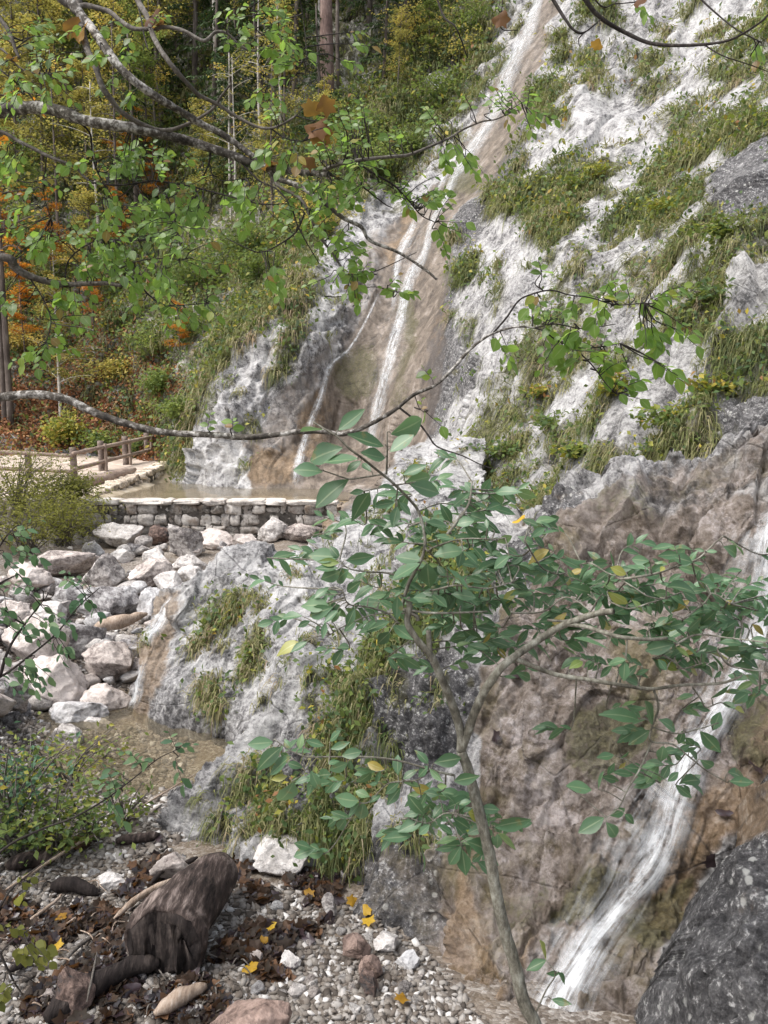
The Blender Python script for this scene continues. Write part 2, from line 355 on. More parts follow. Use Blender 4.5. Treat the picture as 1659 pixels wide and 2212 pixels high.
M_LIMB = bark_material('lichen_bark', (.025, .022, .019), (.10, .088, .075), (.50, .48, .45), 42, th=(.38, .5, .60), bd=.006)
M_TWIG = bark_material('grey_twig_bark', (.05, .042, .036), (.13, .115, .10), (.30, .28, .26), 60, th=(.35, .52, .68), bd=.004)
M_DTWIG = bark_material('dark_twig_bark', (.012, .010, .010), (.035, .029, .026), (.09, .08, .07), 60, th=(.35, .52, .68), bd=.004)
M_WBARK = bark_material('willow_bark', (.05, .046, .036), (.16, .15, .12), (.36, .36, .31), 55, stretch=(1, 1, .5), th=(.36, .5, .66), bd=.004)
M_TRUNK = bark_material('forest_bark', (.035, .028, .024), (.12, .098, .085), (.28, .25, .22), 7, stretch=(1, 1, .25), th=(.32, .5, .68), bd=.03)
M_RTRUNK = bark_material('reddish_bark', (.05, .033, .028), (.17, .115, .10), (.32, .24, .21), 9, stretch=(1, 1, .3), th=(.32, .5, .66), bd=.04)
M_PTRUNK = bark_material('pale_bark', (.09, .08, .07), (.42, .39, .35), (.66, .63, .58), 9, stretch=(1, 1, 1.6), th=(.36, .47, .62), bd=.02)
M_FENCE = bark_material('weathered_wood', (.11, .08, .065), (.29, .22, .18), (.46, .38, .31), 9, stretch=(1, 1, 1), th=(.32, .5, .68), bd=.01)
M_DRIFT = bark_material('driftwood', (.016, .012, .011), (.075, .055, .048), (.36, .29, .26), 11, rot=(0, .3, .35), stretch=(3, .55, 1), th=(.40, .52, .66), bd=.03)
M_DDRIFT = bark_material('wet_driftwood', (.008, .006, .006), (.03, .023, .021), (.10, .08, .07), 14, rot=(0, .3, .9), stretch=(3, .5, 1), th=(.36, .52, .68), bd=.02)
M_PSTICK = bark_material('bleached_stick', (.13, .09, .065), (.34, .26, .20), (.52, .44, .37), 22, rot=(0, 0, .8), stretch=(3, .6, 1), th=(.34, .5, .66), bd=.006)

# ------------------------------------------------------------------ where which mineral / plant cover lies on the rock (traced outlines -> mesh attributes)
MX0, MY0, MS = -700, -700, 2.5
MW, MH = int((2400 - MX0) / MS), int((2900 - MY0) / MS)
def raster(polys, blur=3):
    m = np.zeros((MH, MW), np.float32)
    for poly in polys:
        val = 1.0
        if isinstance(poly[0], (int, float)): val, poly = poly
        q = (np.array(poly, float) - (MX0, MY0)) / MS
        x0, y0 = np.maximum(np.floor(q.min(0)).astype(int), 0); x1, y1 = np.minimum(np.ceil(q.max(0)).astype(int) + 1, (MW, MH))
        if x1 <= x0 or y1 <= y0: continue
        gx, gy = np.meshgrid(np.arange(x0, x1) + .5, np.arange(y0, y1) + .5)
        ins = np.zeros(gx.shape, bool); a = q[-1]
        for b in q:
            if a[1] != b[1]:
                c = ((a[1] > gy) != (b[1] > gy)) & (gx < (b[0] - a[0]) * (gy - a[1]) / (b[1] - a[1]) + a[0]); ins ^= c
            a = b
        s = m[y0:y1, x0:x1]; s[ins] = val
    k = blur
    for _ in range(2):
        for ax in (0, 1):
            c = np.cumsum(np.pad(m, [(k + 1, k) if i == ax else (0, 0) for i in (0, 1)], mode='edge'), axis=ax)
            n = m.shape[ax]; m = (np.take(c, np.arange(n) + 2 * k + 1, ax) - np.take(c, np.arange(n), ax)) / (2 * k + 1)
    return m
def sample(m, px, py):
    x = np.clip((px - MX0) / MS, 0, MW - 2); y = np.clip((py - MY0) / MS, 0, MH - 2)
    i, j = x.astype(int), y.astype(int); u, v = x - i, y - j
    return (m[j, i] * (1 - u) + m[j, i + 1] * u) * (1 - v) + (m[j + 1, i] * (1 - u) + m[j + 1, i + 1] * u) * v
G_FAR = [
 [(1150,185),(1220,155),(1245,165),(1240,220),(1215,275),(1190,260),(1150,260),(1140,225)],
 [(1255,100),(1295,120),(1305,165),(1330,205),(1320,225),(1290,220),(1280,180),(1260,195),(1250,155)],
 [(1350,85),(1375,70),(1395,130),(1455,100),(1440,165),(1405,220),(1380,220),(1390,165),(1355,200),(1345,165)],
 [(1260,20),(1330,0),(1350,50),(1280,40)], [(1190,85),(1245,70),(1240,85),(1185,105)],
 [(1670,40),(1630,65),(1540,130),(1515,165),(1495,210),(1430,260),(1445,300),(1415,325),(1400,380),(1355,420),(1330,480),(1300,520),(1380,540),(1500,560),(2300,560),(2300,-100)],
 [(1095,465),(1125,425),(1170,400),(1220,360),(1310,330),(1355,340),(1355,380),(1330,435),(1310,465),(1270,500),(1225,530),(1180,553),(1175,500),(1140,490),(1110,480)],
 [(1065,410),(1110,385),(1110,425),(1080,460),(1050,450)], [(985,583),(1050,553),(1060,593),(1030,618),(985,608)],
 [(995,693),(1040,668),(1050,653),(1045,703),(1010,738),(995,723)], [(1070,618),(1100,608),(1100,653),(1075,678)],
 [(1180,588),(1200,578),(1260,553),(1300,510),(1430,470),(1700,460),(2300,460),(2300,900),(1659,900),(1580,930),(1530,943),(1460,968),(1390,968),(1345,993),(1295,1003),(1245,1018),(1245,1053),(1210,1063),(1130,1068),(1100,1103),(1050,1080),(990,1040),(1000,1000),(1040,913),(1080,833),(1030,833),(1070,768),(1100,753),(1130,718),(1150,678),(1170,618)],
]
G_LEFT = [
 [(1135,-700),(1100,0),(1068,60),(1060,80),(1096,100),(1090,150),(1055,210),(995,300),(935,350),(880,372),(829,405),(785,440),(735,480),(690,560),(640,600),(700,600),(670,680),(610,690),(585,740),(520,770),(478,830),(470,880),(430,900),(420,940),(385,965),(372,1005),(345,1010),(330,960),(-700,975),(-700,-700)],
 [(595,768),(660,655),(675,678),(668,718),(645,763),(605,818)], [(400,898),(440,878),(475,898),(420,918)], [(525,923),(545,898),(550,913),(530,935)],
 [(640,740),(700,560),(680,560),(620,700)], [(360,1000),(395,940),(400,1000),(385,1040)],
]
G_SLAB = [[(470,1271),(510,1256),(505,1316),(505,1366),(480,1401),(450,1421),(415,1426),(415,1406),(450,1366),(445,1326)],
 [(405,1271),(430,1261),(430,1326),(400,1331)], [(490,1221),(505,1221),(500,1256),(485,1256)],
 [(870,1170),(930,1150),(1000,1180),(1060,1250),(1060,1300),(980,1340),(900,1400),(840,1450),(810,1400),(850,1250)]]
G_RIB = [[(640,1420),(700,1371),(725,1456),(800,1400),(860,1340),(860,1480),(810,1540),(830,1600),(850,1659),(780,1659),(720,1606),(690,1550),(650,1520),(620,1556),(575,1636),(530,1676),(480,1690),(525,1606),(565,1566),(585,1520),(625,1456)],
 [(450,1689),(590,1659),(640,1600),(700,1560),(760,1600),(850,1620),(860,1700),(790,1724),(795,1799),(770,1834),(740,1849),(700,1824),(650,1774),(590,1794),(530,1804),(475,1784),(440,1759)],
 [(390,1814),(425,1809),(425,1844),(390,1844)], [(880,1200),(960,1160),(1040,1230),(1060,1290),(1000,1330),(930,1390),(850,1440),(850,1300)]]
ROCKWIN = [
 [(1240,813),(1310,773),(1330,753),(1325,833),(1280,893),(1215,912),(1150,948),(1140,928),(1180,883),(1230,838)],
 [(1210,963),(1260,948),(1295,953),(1280,993),(1230,1003)], [(1485,813),(1530,808),(1545,823),(1500,863),(1480,843)],
 [(1545,873),(1580,833),(1625,813),(1700,833),(1700,903),(1555,923)], [(1265,658),(1330,653),(1320,683),(1260,703)],
 [(1325,698),(1395,723),(1400,768),(1330,763)], [(1540,380),(1610,330),(1650,290),(1750,300),(1750,450),(1580,500),(1520,510),(1530,425)],
 [(1190,553),(1260,505),(1330,480),(1240,553),(1215,600),(1185,600)], [(1060,740),(1100,715),(1140,660),(1120,730),(1075,770)],
]
rockwin = raster(ROCKWIN, 2); ribwin = raster([[(360,1800),(400,1715),(450,1650),(520,1590),(600,1500),(660,1435),(740,1362),(770,1385),(695,1470),(635,1535),(565,1620),(495,1690),(445,1750),(405,1830)], [(575,1570),(660,1540),(695,1600),(640,1680),(585,1650)], [(735,1390),(790,1370),(805,1430),(750,1480)], [(600,1690),(655,1690),(690,1740),(640,1765),(600,1740)], [(690,1640),(740,1630),(750,1690),(700,1700)], [(800,1490),(850,1460),(860,1560),(810,1580)]], 3)
grassmap = {'far': raster(G_FAR, 3) * (1 - rockwin), 'left': raster(G_LEFT, 4), 'slab': raster(G_SLAB, 2), 'rib': raster(G_RIB, 3) * (1 - ribwin)}
WET = raster([[(1185,-700),(1170,0),(1135,75),(1110,115),(1095,155),(1050,225),(1000,310),(930,415),(870,460),(840,520),(820,570),(800,650),(770,700),(745,760),(720,790),(690,840),(660,880),(640,930),(590,985),(560,960),(530,1000),(545,1060),(700,1090),(820,1050),(850,1000),(895,958),(935,923),(955,803),(965,703),(980,603),(965,525),(995,470),(1040,425),(1085,370),(1110,310),(1135,230),(1150,175),(1175,135),(1190,90),(1210,30),(1230,-700)],
  (.6, [(640,560),(700,500),(760,560),(740,700),(650,800),(560,900),(500,960),(540,980),(620,960),(700,800),(800,640),(860,480),(800,520)]), (.8, [(690,1085),(790,1060),(760,1110),(700,1150),(640,1150),(620,1090)])], 3)
OCH = raster([[(905,440),(870,470),(850,540),(830,560),(850,600),(900,500)], [(1000,455),(960,520),(940,560),(990,500)], [(555,965),(640,965),(650,1040),(540,1050),(530,1010)], (.7, [(640,900),(690,840),(720,900),(690,1000),(640,980)]), (.5, [(960,600),(975,700),(940,800),(930,700)]),
  [(1520,1730),(1700,1680),(1700,1800),(1590,1800),(1510,1920),(1440,2040),(1400,2020),(1400,1980),(1420,1900)], (.9, [(945,1960),(1010,1880),(1040,2000),(1100,2120),(1060,2300),(990,2212),(940,2100)]), (.7, [(1150,1990),(1180,1960),(1130,2100),(1100,2060)]),
  (1.0, [(370,1265),(408,1290),(366,1390),(345,1480),(330,1560),(270,1580),(270,1400),(310,1310)]), (.75, [(700,1090),(760,1080),(700,1150),(650,1140)]), (.6, [(1659,1500),(1560,1700),(1659,1720),(1760,1600)])], 4)
MOSS = raster([(.9, [(870,600),(895,640),(900,760),(880,900),(865,900),(875,760),(862,650)]), (.8, [(740,750),(800,735),(825,790),(800,880),(745,860),(715,810)]), [(1000,340),(1040,360),(1040,420),(980,420),(960,390)],
  (.9, [(1180,1934),(1330,1884),(1305,1979),(1210,1989)]), [(1345,1984),(1515,1884),(1480,1979),(1430,2084),(1360,2074)], (.8, [(1230,1540),(1400,1490),(1440,1600),(1300,1700),(1220,1650)]), (.6, [(1050,1900),(1200,1860),(1150,1960),(1050,1960)]),
  (.7, [(1560,1500),(1659,1480),(1659,1680),(1570,1650)]), (.5, [(1260,1100),(1400,1050),(1450,1120),(1300,1150)])], 4)
DARK = raster([(1.0, [(1380,2480),(1400,2212),(1440,2080),(1500,1960),(1570,1850),(1659,1750),(2300,1500),(2300,2480)]), [(1130,230),(1160,200),(1140,300),(1090,400),(1050,470),(1010,560),(985,700),(985,820),(940,930),(900,960),(930,750),(955,600),(985,500),(1050,410),(1100,310)],
  [(830,1480),(930,1390),(1010,1420),(1050,1500),(1010,1600),(960,1660),(840,1690),(800,1560)], [(1130,1090),(1250,1060),(1300,1110),(1250,1260),(1130,1270),(1090,1180)], (.7, [(1540,380),(1650,290),(1760,300),(1760,450),(1580,500),(1520,510)]),
  (.8, [(985,830),(1010,720),(1040,780),(990,900)]), (.5, [(560,1560),(680,1540),(700,1620),(640,1760),(590,1700)]), (.35, [(500,1560),(560,1500),(480,1640),(380,1800),(360,1780)]), (.4, [(330,1400),(400,1330),(440,1480),(430,1600),(340,1570)]), (.55, [(590,770),(690,790),(640,900),(560,900)]), (.35, [(1290,1120),(1400,1000),(1659,950),(1800,940),(1800,1080),(1500,1100)]), (.7, [(1545,873),(1580,833),(1700,833),(1700,943),(1555,943)]), (.75, [(730,1840),(880,1780),(960,1820),(960,2010),(900,2090),(790,2000),(720,1930)])], 4)
WHITE = .65 * raster([[(840,1000),(880,965),(945,958),(940,1010),(880,1050),(800,1060)], [(1250,240),(1420,250),(1350,320),(1200,380),(1080,460),(1060,430),(1150,350)], [(1430,200),(1659,0),(1500,0),(1400,150)], (.9, [(560,1180),(700,1170),(700,1290),(600,1330),(520,1260)]), (.7, [(520,1400),(600,1430),(560,1520),(510,1480)]), (.8, [(650,640),(760,570),(780,640),(660,720)]), (.9, [(1240,813),(1330,753),(1325,833),(1215,912),(1150,948)]), (.9, [(400,960),(560,950),(560,1050),(400,1040)]), (.5, [(700,1150),(850,1050),(900,1100),(800,1180)])], 5)
BROWN = raster([(.42, [(760,1860),(960,1820),(960,2010),(900,2090),(790,2010)]), [(1180,1200),(1290,1120),(1400,1010),(1659,960),(2300,960),(2300,1480),(1659,1735),(1570,1840),(1500,1950),(1440,2075),(1395,2212),(1370,2900),(900,2900),(925,2020),(960,1900),(1000,1800),(960,1750),(1040,1700),(1050,1600),(1000,1560),(1060,1450),(1100,1320)], (.55, [(1280,1130),(1400,1000),(1659,940),(1800,930),(1800,1110),(1500,1120)])], 4)
PINK = 0
def warp(px, py, xyz, a=9):
    return px + a * 1.5 * fbm(xyz * 1.3, 4, .6), py + a * 1.5 * fbm(xyz * 1.3 + 31, 4, .6)
# ------------------------------------------------------------------ rock surfaces
def tps(ctrl):
    c = np.array(ctrl, float); X = c[:, :2] / 1000; y = np.log(c[:, 2]); n = len(X)
    def k(d): return np.where(d > 1e-9, d * d * np.log(d + 1e-12), 0)
    K = k(np.linalg.norm(X[:, None] - X[None], axis=2)) + np.eye(n) * 4e-3
    Pm = np.c_[np.ones(n), X]; A = np.block([[K, Pm], [Pm.T, np.zeros((3, 3))]])
    w_ = np.linalg.solve(A, np.r_[y, 0, 0, 0])
    def f(px, py):
        q = np.stack([np.asarray(px, float), np.asarray(py, float)], -1) / 1000; out = w_[n] + q @ w_[n + 1:]
        for i in range(n): out = out + w_[i] * k(np.linalg.norm(q - X[i], axis=-1))
        return np.exp(out)
    return f
class Surf: pass
def patch(name, ctrl, x0, x1, y0, y1, nx, ny, grass, keep=None, amp=1.0, smoothmask=None, seed=0, kind='structure', sk=(1., 1.), tuft=.8, big=1.0):
    f = tps(ctrl)
    px, py = np.meshgrid(np.linspace(x0, x1, nx), np.linspace(y0, y1, ny))
    Yd = f(px, py); base = P(px, py, Yd)
    nr = np.cross(np.gradient(base, axis=1), np.gradient(base, axis=0)); nr = unit(nr)
    nr = np.where((nr * (CAM - base)).sum(-1, keepdims=True) < 0, -nr, nr)
    # rock relief: buttresses, ledges, pits
    k = float(np.clip(np.median(Yd) / 17, .36, 1.1))      # one world scale for the whole face
    wx, wy = warp(px, py, base / k)
    g = np.clip(sum(sample(grassmap[k], wx, wy) for k in grass), 0, 1)
    wet = sample(WET, wx, wy); sm = np.clip(wet, 0, 1)
    nb = fbm(base * (1.3 / k) + 70, 3); g = g * (1 - sstep(-.06, .24, fbm(base * (1.0 / k) + 90, 4)) * .9 * (sstep(820, 950, px) if name == 'cliff' else 1))
    g = np.clip(g + tuft * sstep(.42, .55, nb) * (1 - sstep(.1, .3, np.maximum(wet, sample(BROWN, wx, wy)))), 0, 1)
    an = base @ np.array([[1, 0, .0], [0, 1, 0], [-.35, .2, .45]]).T + seed
    rk = 1 - .72 * sm
    q_ = an / k
    sp = np.maximum(np.linalg.norm(np.gradient(base, axis=1), axis=-1), np.linalg.norm(np.gradient(base, axis=0), axis=-1)) / k
    cv = (nr * unit(CAM - base)).sum(-1); hf = np.clip(cv * 3.2 - .5, 0, 1)
    bl_ = lambda wl: sstep(wl * .55, wl * .2, sp) * hf
    md = .35 + .65 * sstep(-.25, .3, fbm(base * (.8 / k) + 44, 2))                   # rough areas beside smooth worn ones
    st_ = (base @ np.array([.5, .25, .85])) / k * 1.5 + 1.2 * fbm(base * (.5 / k) + 11, 3); fr = st_ - np.floor(st_); ledge = np.where(fr < .78, fr / .78, (1 - fr) / .22) - .5
    d = .45 * big * k * fbm(q_ * .33, 3) + .17 * big * k * billow(q_ * .7 + 5, 2, .55) * rk + .10 * k * ledge * rk * sstep(-.1, .35, fbm(base * (.45 / k) + 61, 2)) + md * (.11 * k * billow(q_ * 1.7 + 25, 2, .5) * rk * bl_(.5) + .10 * k * ridged(q_ * 2.1 + 2, 2, .5) * rk * bl_(.4) + .045 * k * ridged(q_ * 5.2 + 12, 2, .5) * rk * bl_(.16) + .035 * k * billow(base * 6.0 / k + 8, 2, .6) * rk * bl_(.15))
    d = d + rk * (.30 * k * facets(base / k / 1.25, 5 + seed) + .12 * k * facets(base / k / .42, 9 + seed) * (.3 + .7 * hf) * sstep(.4, .12, sp)) * (1 - .5 * g)
    d = d + .02 * k * fbm(base * 13 / k, 2, .6) * rk * bl_(.07) + .10 * g * k * fbm(base * 1.5, 3)
    cv = (nr * unit(CAM - base)).sum(-1); d = d * np.clip(cv * 2.2, .25, 1)
    pts = base + nr * (d * amp)[..., None]
    S = Surf(); S.px, S.py, S.pts, S.f = px, py, pts, f
    n2 = unit(np.cross(np.gradient(pts, axis=1), np.gradient(pts, axis=0))); n2 = np.where((n2 * (CAM - pts)).sum(-1, keepdims=True) < 0, -n2, n2)
    S.n = n2; S.x = (x0, x1); S.y = (y0, y1)
    def at(qx, qy, arr=pts):
        u = np.clip((np.asarray(qx, float) - x0) / (x1 - x0) * (nx - 1), 0, nx - 1.001); v = np.clip((np.asarray(qy, float) - y0) / (y1 - y0) * (ny - 1), 0, ny - 1.001)
        i, j = u.astype(int), v.astype(int); a, b = (u - i)[..., None], (v - j)[..., None]
        return (arr[j, i] * (1 - a) + arr[j, i + 1] * a) * (1 - b) + (arr[j + 1, i] * (1 - a) + arr[j + 1, i + 1] * a) * b
    S.at = at
    idx = np.arange(nx * ny).reshape(ny, nx)
    q = np.stack([idx[:-1, :-1], idx[1:, :-1], idx[1:, 1:], idx[:-1, 1:]], -1)
    km = np.ones((ny - 1, nx - 1), bool)
    if keep is not None:
        kmap = raster([keep], 2); ax, ay = warp(px, py, base / k + 50, 9)
        km = sample(kmap, ax, ay)[:-1, :-1] > .5
    S.keepv = np.zeros((ny, nx), bool); S.keepv[:-1, :-1] = km
    fq = q[km]
    V = pts.reshape(-1, 3); mA = np.stack([wet, sample(OCH, wx, wy), sample(MOSS, wx, wy)], -1).reshape(-1, 3)
    mB = np.stack([sample(DARK, wx, wy), sample(WHITE, wx, wy), g], -1).reshape(-1, 3); br = sample(BROWN, wx, wy).ravel()
    used = np.zeros(len(V), bool); used[fq.ravel()] = True
    if keep is not None:                      # carry the rim of the rock back and down so it has a body
        e = np.concatenate([fq[:, [0, 1]], fq[:, [1, 2]], fq[:, [2, 3]], fq[:, [3, 0]]]); key = np.sort(e, 1); kk = key[:, 0] * len(V) + key[:, 1]
        u_, inv, cnt = np.unique(kk, return_inverse=True, return_counts=True); be = e[cnt[inv] == 1]
        bv = np.unique(be); mp = -np.ones(len(V), int); mp[bv] = np.arange(len(bv))
        prev = bv; VV = [V]; base_n = len(V); newf = []
        pv = V[bv]
        for (dy, dz) in ((.10, -.02), (.35, -.22), (.8, -.8), (1.3, -2.2)):
            nv = pv + np.array([0, dy * sk[0], dz * sk[1]]) + .05 * np.stack([noise(pv * 3), noise(pv * 3 + 5), noise(pv * 3 + 9)], -1); ids = base_n + np.arange(len(bv)); base_n += len(bv); VV.append(nv)
            a, b = mp[be[:, 0]], mp[be[:, 1]]
            newf.append(np.stack([prev[b], prev[a], ids[a], ids[b]], -1)); prev = ids
        V = np.concatenate(VV); fq = np.concatenate([fq] + newf)
        mA = np.concatenate([mA] + [mA[bv]] * 4); mB = np.concatenate([mB] + [mB[bv]] * 4); br = np.concatenate([br] + [br[bv]] * 4)
        used = np.zeros(len(V), bool); used[fq.ravel()] = True
    re = np.cumsum(used) - 1
    S.obj = tag(link(name, mesh(name, V[used], re[fq], ROCK, {'mA': mA[used], 'mB': mB[used], 'brown': br[used]})), kind=kind)
    S.g = g
    e1 = np.linalg.norm(np.gradient(base, axis=1), axis=-1); e2 = np.linalg.norm(np.gradient(base, axis=0), axis=-1)
    S.area = e1 * e2; S.Y = Yd
    return S
def grass(name, S, n, seed, lk=1.0, bias=0.0, sel=None, droop=1.0, nweed=0, label=None, wlab=None):
    r = R(seed)
    w_ = np.where(S.g > .35, S.g, 0) * S.keepv
    if sel is not None: w_ = w_ * sel(S.px, S.py)
    clump = sstep(-.25, .35, fbm(S.pts * (2.6 / np.median(S.Y)) * 2, 3)); w_ = w_ * (.18 + clump)
    vis = (S.px > -80) & (S.px < 1740) & (S.py > -80) & (S.py < 2280); w_ = w_ * vis
    p = (w_ * S.area / S.Y ** 1.2).ravel(); p = p / p.sum()
    # tufts first, then blades fanning out of each tuft
    nt = n // 14; c = r.choice(len(p), nt, p=p)
    tp = S.pts.reshape(-1, 3)[c]; tn = S.n.reshape(-1, 3)[c]; ty = S.Y.ravel()[c]; tx = S.px.ravel()[c]
    b = np.repeat(np.arange(nt), 14); N = len(b)
    Yb = ty[b]
    jit = r.normal(size=(N, 3)) * (.02 + .0032 * Yb)[:, None]
    pos = tp[b] + jit - tn[b] * .02
    tl = (.5 + 1.0 * r.rand(nt))[b] * (.7 + .6 * r.rand(N)) * (.16 + .020 * Yb) * lk
    wd = (.0014 + .00052 * Yb) * (.7 + .6 * r.rand(N))
    tdir = r.normal(size=(nt, 3)) * .5
    out = unit(tn[b] * np.array([1, 1, .3]) + tdir[b] + r.normal(size=(N, 3)) * .45); up = np.array([0, 0, 1.])
    V = []; side = unit(np.cross(out, up + r.normal(size=(N, 3)) * .3))
    for t, wf in ((0, 1), (.35, .9), (.7, .6), (1, 0)):
        rise = (.62 * t - 1.32 * droop * t * t)
        c_ = pos + out * (tl * (.85 * t - .2 * t * t))[:, None] + up * (tl * rise)[:, None]
        if wf: V += [c_ - side * (wd * wf)[:, None], c_ + side * (wd * wf)[:, None]]
        else: V += [c_]
    V = np.stack(V, 1).reshape(-1, 3); o = (np.arange(N) * 7)[:, None]
    q = np.concatenate([o + np.array([0, 1, 3, 2]), o + np.array([2, 3, 5, 4])]); tr = o + np.array([4, 5, 6])
    tint = .46 + .34 * fbm(tp * (11 / np.median(ty)), 3) + .16 * r.normal(size=nt) + bias - .00022 * np.clip(tx - 900, -550, 0)
    tint = np.clip(tint[b] + .09 * r.normal(size=N), 0, 1)
    buf = Buf().add(V, [q, tr], np.repeat(tint, 7))
    solo(name, buf, M_GRASS, label, 'grass', kind='stuff')
    if nweed:
        nc = nweed // 9; c = r.choice(len(p), nc, p=p); tp = S.pts.reshape(-1, 3)[c]; tn = S.n.reshape(-1, 3)[c]; ty = S.Y.ravel()[c]
        b = np.repeat(np.arange(nc), 9); Yb = ty[b]
        pos = tp[b] + r.normal(size=(len(b), 3)) * (.05 + .006 * Yb)[:, None] + tn[b] * ((.03 + .008 * Yb) * r.rand(len(b)))[:, None]
        nn = unit(tn[b] + np.array([0, -.2, .8]) + .5 * r.normal(size=(len(b), 3))); d = r.normal(size=(len(b), 3)); d[:, 2] -= .4
        tint = np.clip(.42 + .24 * r.normal(size=nc)[b] + .09 * r.normal(size=len(b)), 0, 1)
        bw = Buf(); rand_leaves(bw, L_SMALL, pos, d, nn, (.022 + .0052 * Yb) * (.6 + .8 * r.rand(len(b))), tint)
        solo(name.replace('grass', 'weeds'), bw, M_WEED, wlab, 'weeds', kind='stuff')

CL = [(650,1040,21.4),(720,1060,21.3),(840,1000,22),(1160,0,34.5),(1000,350,29.5),(860,640,26),(740,780,24),(1250,-250,39),(1080,200,31.5),
 (400,960,23.8),(520,960,22.3),(600,1050,21.5),(400,1040,23.3),(520,1055,21.9),(340,1010,25.5),(450,1150,21),(650,1150,20.5),
 (480,840,23.4),(560,740,24),(640,620,25.6),(700,680,24.4),(600,860,23),(620,930,22.6),(650,800,23.6),
 (430,800,26),(400,700,29),(300,700,30.5),(380,900,25.5),(0,960,27.6),(150,965,27.5),(250,965,27.3),(320,960,26.8),(0,860,29.5),(150,830,30),(100,700,33),(100,500,37),(100,300,41),(100,0,46),(100,-400,54),(-300,950,28),(-300,500,37),(-300,0,46),(-400,-400,54),
 (500,0,44),(500,300,39),(500,500,34),(500,600,31),(800,0,41),(800,250,35),(780,420,30),(950,100,38),(960,250,33.5),(1050,50,36.5),(700,-400,51),
 (1100,250,28.7),(1000,600,22.5),(960,800,20),(935,930,19),(1200,200,26.5),(1190,380,22),(1100,600,18.5),(1050,800,16),(1000,1000,14.5),
 (1350,0,29),(1400,200,24),(1400,400,18),(1300,600,14.5),(1300,800,11.5),(1200,900,12),(1150,1000,11.3),(1090,1100,10.5),(1500,0,26),(1659,0,23),(1500,250,19.5),(1659,200,17),(1600,400,12.6),(1550,600,11),(1500,800,9.4),(1400,950,8.3),(1280,1010,9.2),(1659,700,9),(1659,900,7.6),(1900,500,10),(1900,0,18),(1900,900,6.6),(2100,-300,24),(1600,-300,30),
 (900,1200,13),(1100,1250,9.3),(1400,1100,7.6),(1659,1050,7.2)]
cliff = patch('cliff', CL, -420, 2120, -420, 1180, 760, 620, ['far', 'left'])
NR = [(370,1790,5.5),(400,1720,5.7),(450,1650,5.85),(520,1590,6.0),(600,1500,6.2),(660,1440,6.4),(740,1370,6.7),(800,1280,7.0),(870,1180,7.5),(960,1100,7.8),
 (400,1840,5.2),(500,1720,5.5),(600,1770,5.1),(700,1600,5.6),(800,1500,5.75),(700,1790,4.95),(800,1810,4.75),(900,1500,5.4),(950,1650,4.95),(850,1650,5.15),(860,1860,4.55),(780,1900,4.65),(1000,1400,5.6),(1000,1200,6.5),(1100,1150,6.4),(900,1300,6.4),(800,1400,6.2),
 (1400,1000,6.1),(1540,960,6.0),(1240,1050,6.5),(1300,1150,5.8),(1659,1100,5.3),(1250,1300,5.35),(1500,1300,5.0),(1200,1500,4.95),(1500,1500,4.65),(1659,1300,4.85),(1200,1700,4.6),(1500,1700,4.3),(1150,1900,4.15),(1300,2000,3.9),(1010,1900,4.3),(960,2050,3.95),(1150,2212,3.5),(1350,2212,3.42),(1500,1900,4.05),(1400,2100,3.7),(1600,1800,4.05),(1659,1600,4.3),(880,1970,4.25),(940,2140,3.82),(1050,2250,3.5),(1900,1400,4.3),(1900,1900,3.6),(1700,960,5.7),(1900,1000,5.2),(1200,2500,3.0),(1600,2500,2.9),(1000,1780,4.65),(1060,1700,4.85),(940,1850,4.5),(430,1930,5.45),(520,1950,5.2),(620,1945,5.0),(720,1970,4.85),(800,2020,4.6),(870,2075,4.4),(915,2160,4.1),(960,2270,3.75)]
near = patch('rock_slope', NR, 340, 2000, 930, 2520, 620, 600, ['rib'], keep=[(372,1880),(352,1800),(400,1712),(450,1645),(520,1585),(600,1495),(660,1432),(740,1362),(800,1272),(870,1170),(960,1090),(1100,1090),(1240,1050),(1400,985),(1540,960),(1990,930),(1990,2500),(1050,2500),(960,2330),(890,2230),(860,2110),(800,2060),(720,2010),(620,1985),(500,1990),(400,1960)], amp=.95, seed=40, sk=(.8, .8), big=1.7, tuft=.5)
SL = [(450,1600,7.5),(345,1550,7.9),(325,1450,8.3),(355,1380,8.6),(400,1300,9.0),(430,1260,9.25),(500,1185,9.6),(600,1175,9.6),(690,1165,9.9),(500,1400,8.1),(550,1250,8.9),(650,1300,8.3),(600,1450,7.6),(700,1400,7.75),(450,1500,7.75),(420,1400,8.45),(750,1150,10.0),(740,1090,11.0),(800,1060,11.4),(900,1000,12.5),(940,960,13.3),(850,1150,9.7),(950,1050,11.1),(800,1300,8.3),(700,1550,6.9),(550,1580,7.2),(1000,1150,9.8),(1000,1000,12.4),(470,1320,8.75),(450,1650,7.7),(350,1610,8.1),(312,1530,8.5),(380,1630,7.95)]
slab = patch('rock_slab', SL, 300, 1060, 940, 1720, 420, 430, ['slab'], keep=[(300,1560),(286,1500),(290,1400),(322,1320),(365,1272),(425,1246),(490,1190),(560,1178),(640,1176),(690,1160),(735,1092),(790,1052),(850,995),(880,966),(945,956),(1050,960),(1050,1500),(700,1700),(450,1690),(415,1642),(350,1615)], amp=.6, seed=80, sk=(.5, .5))
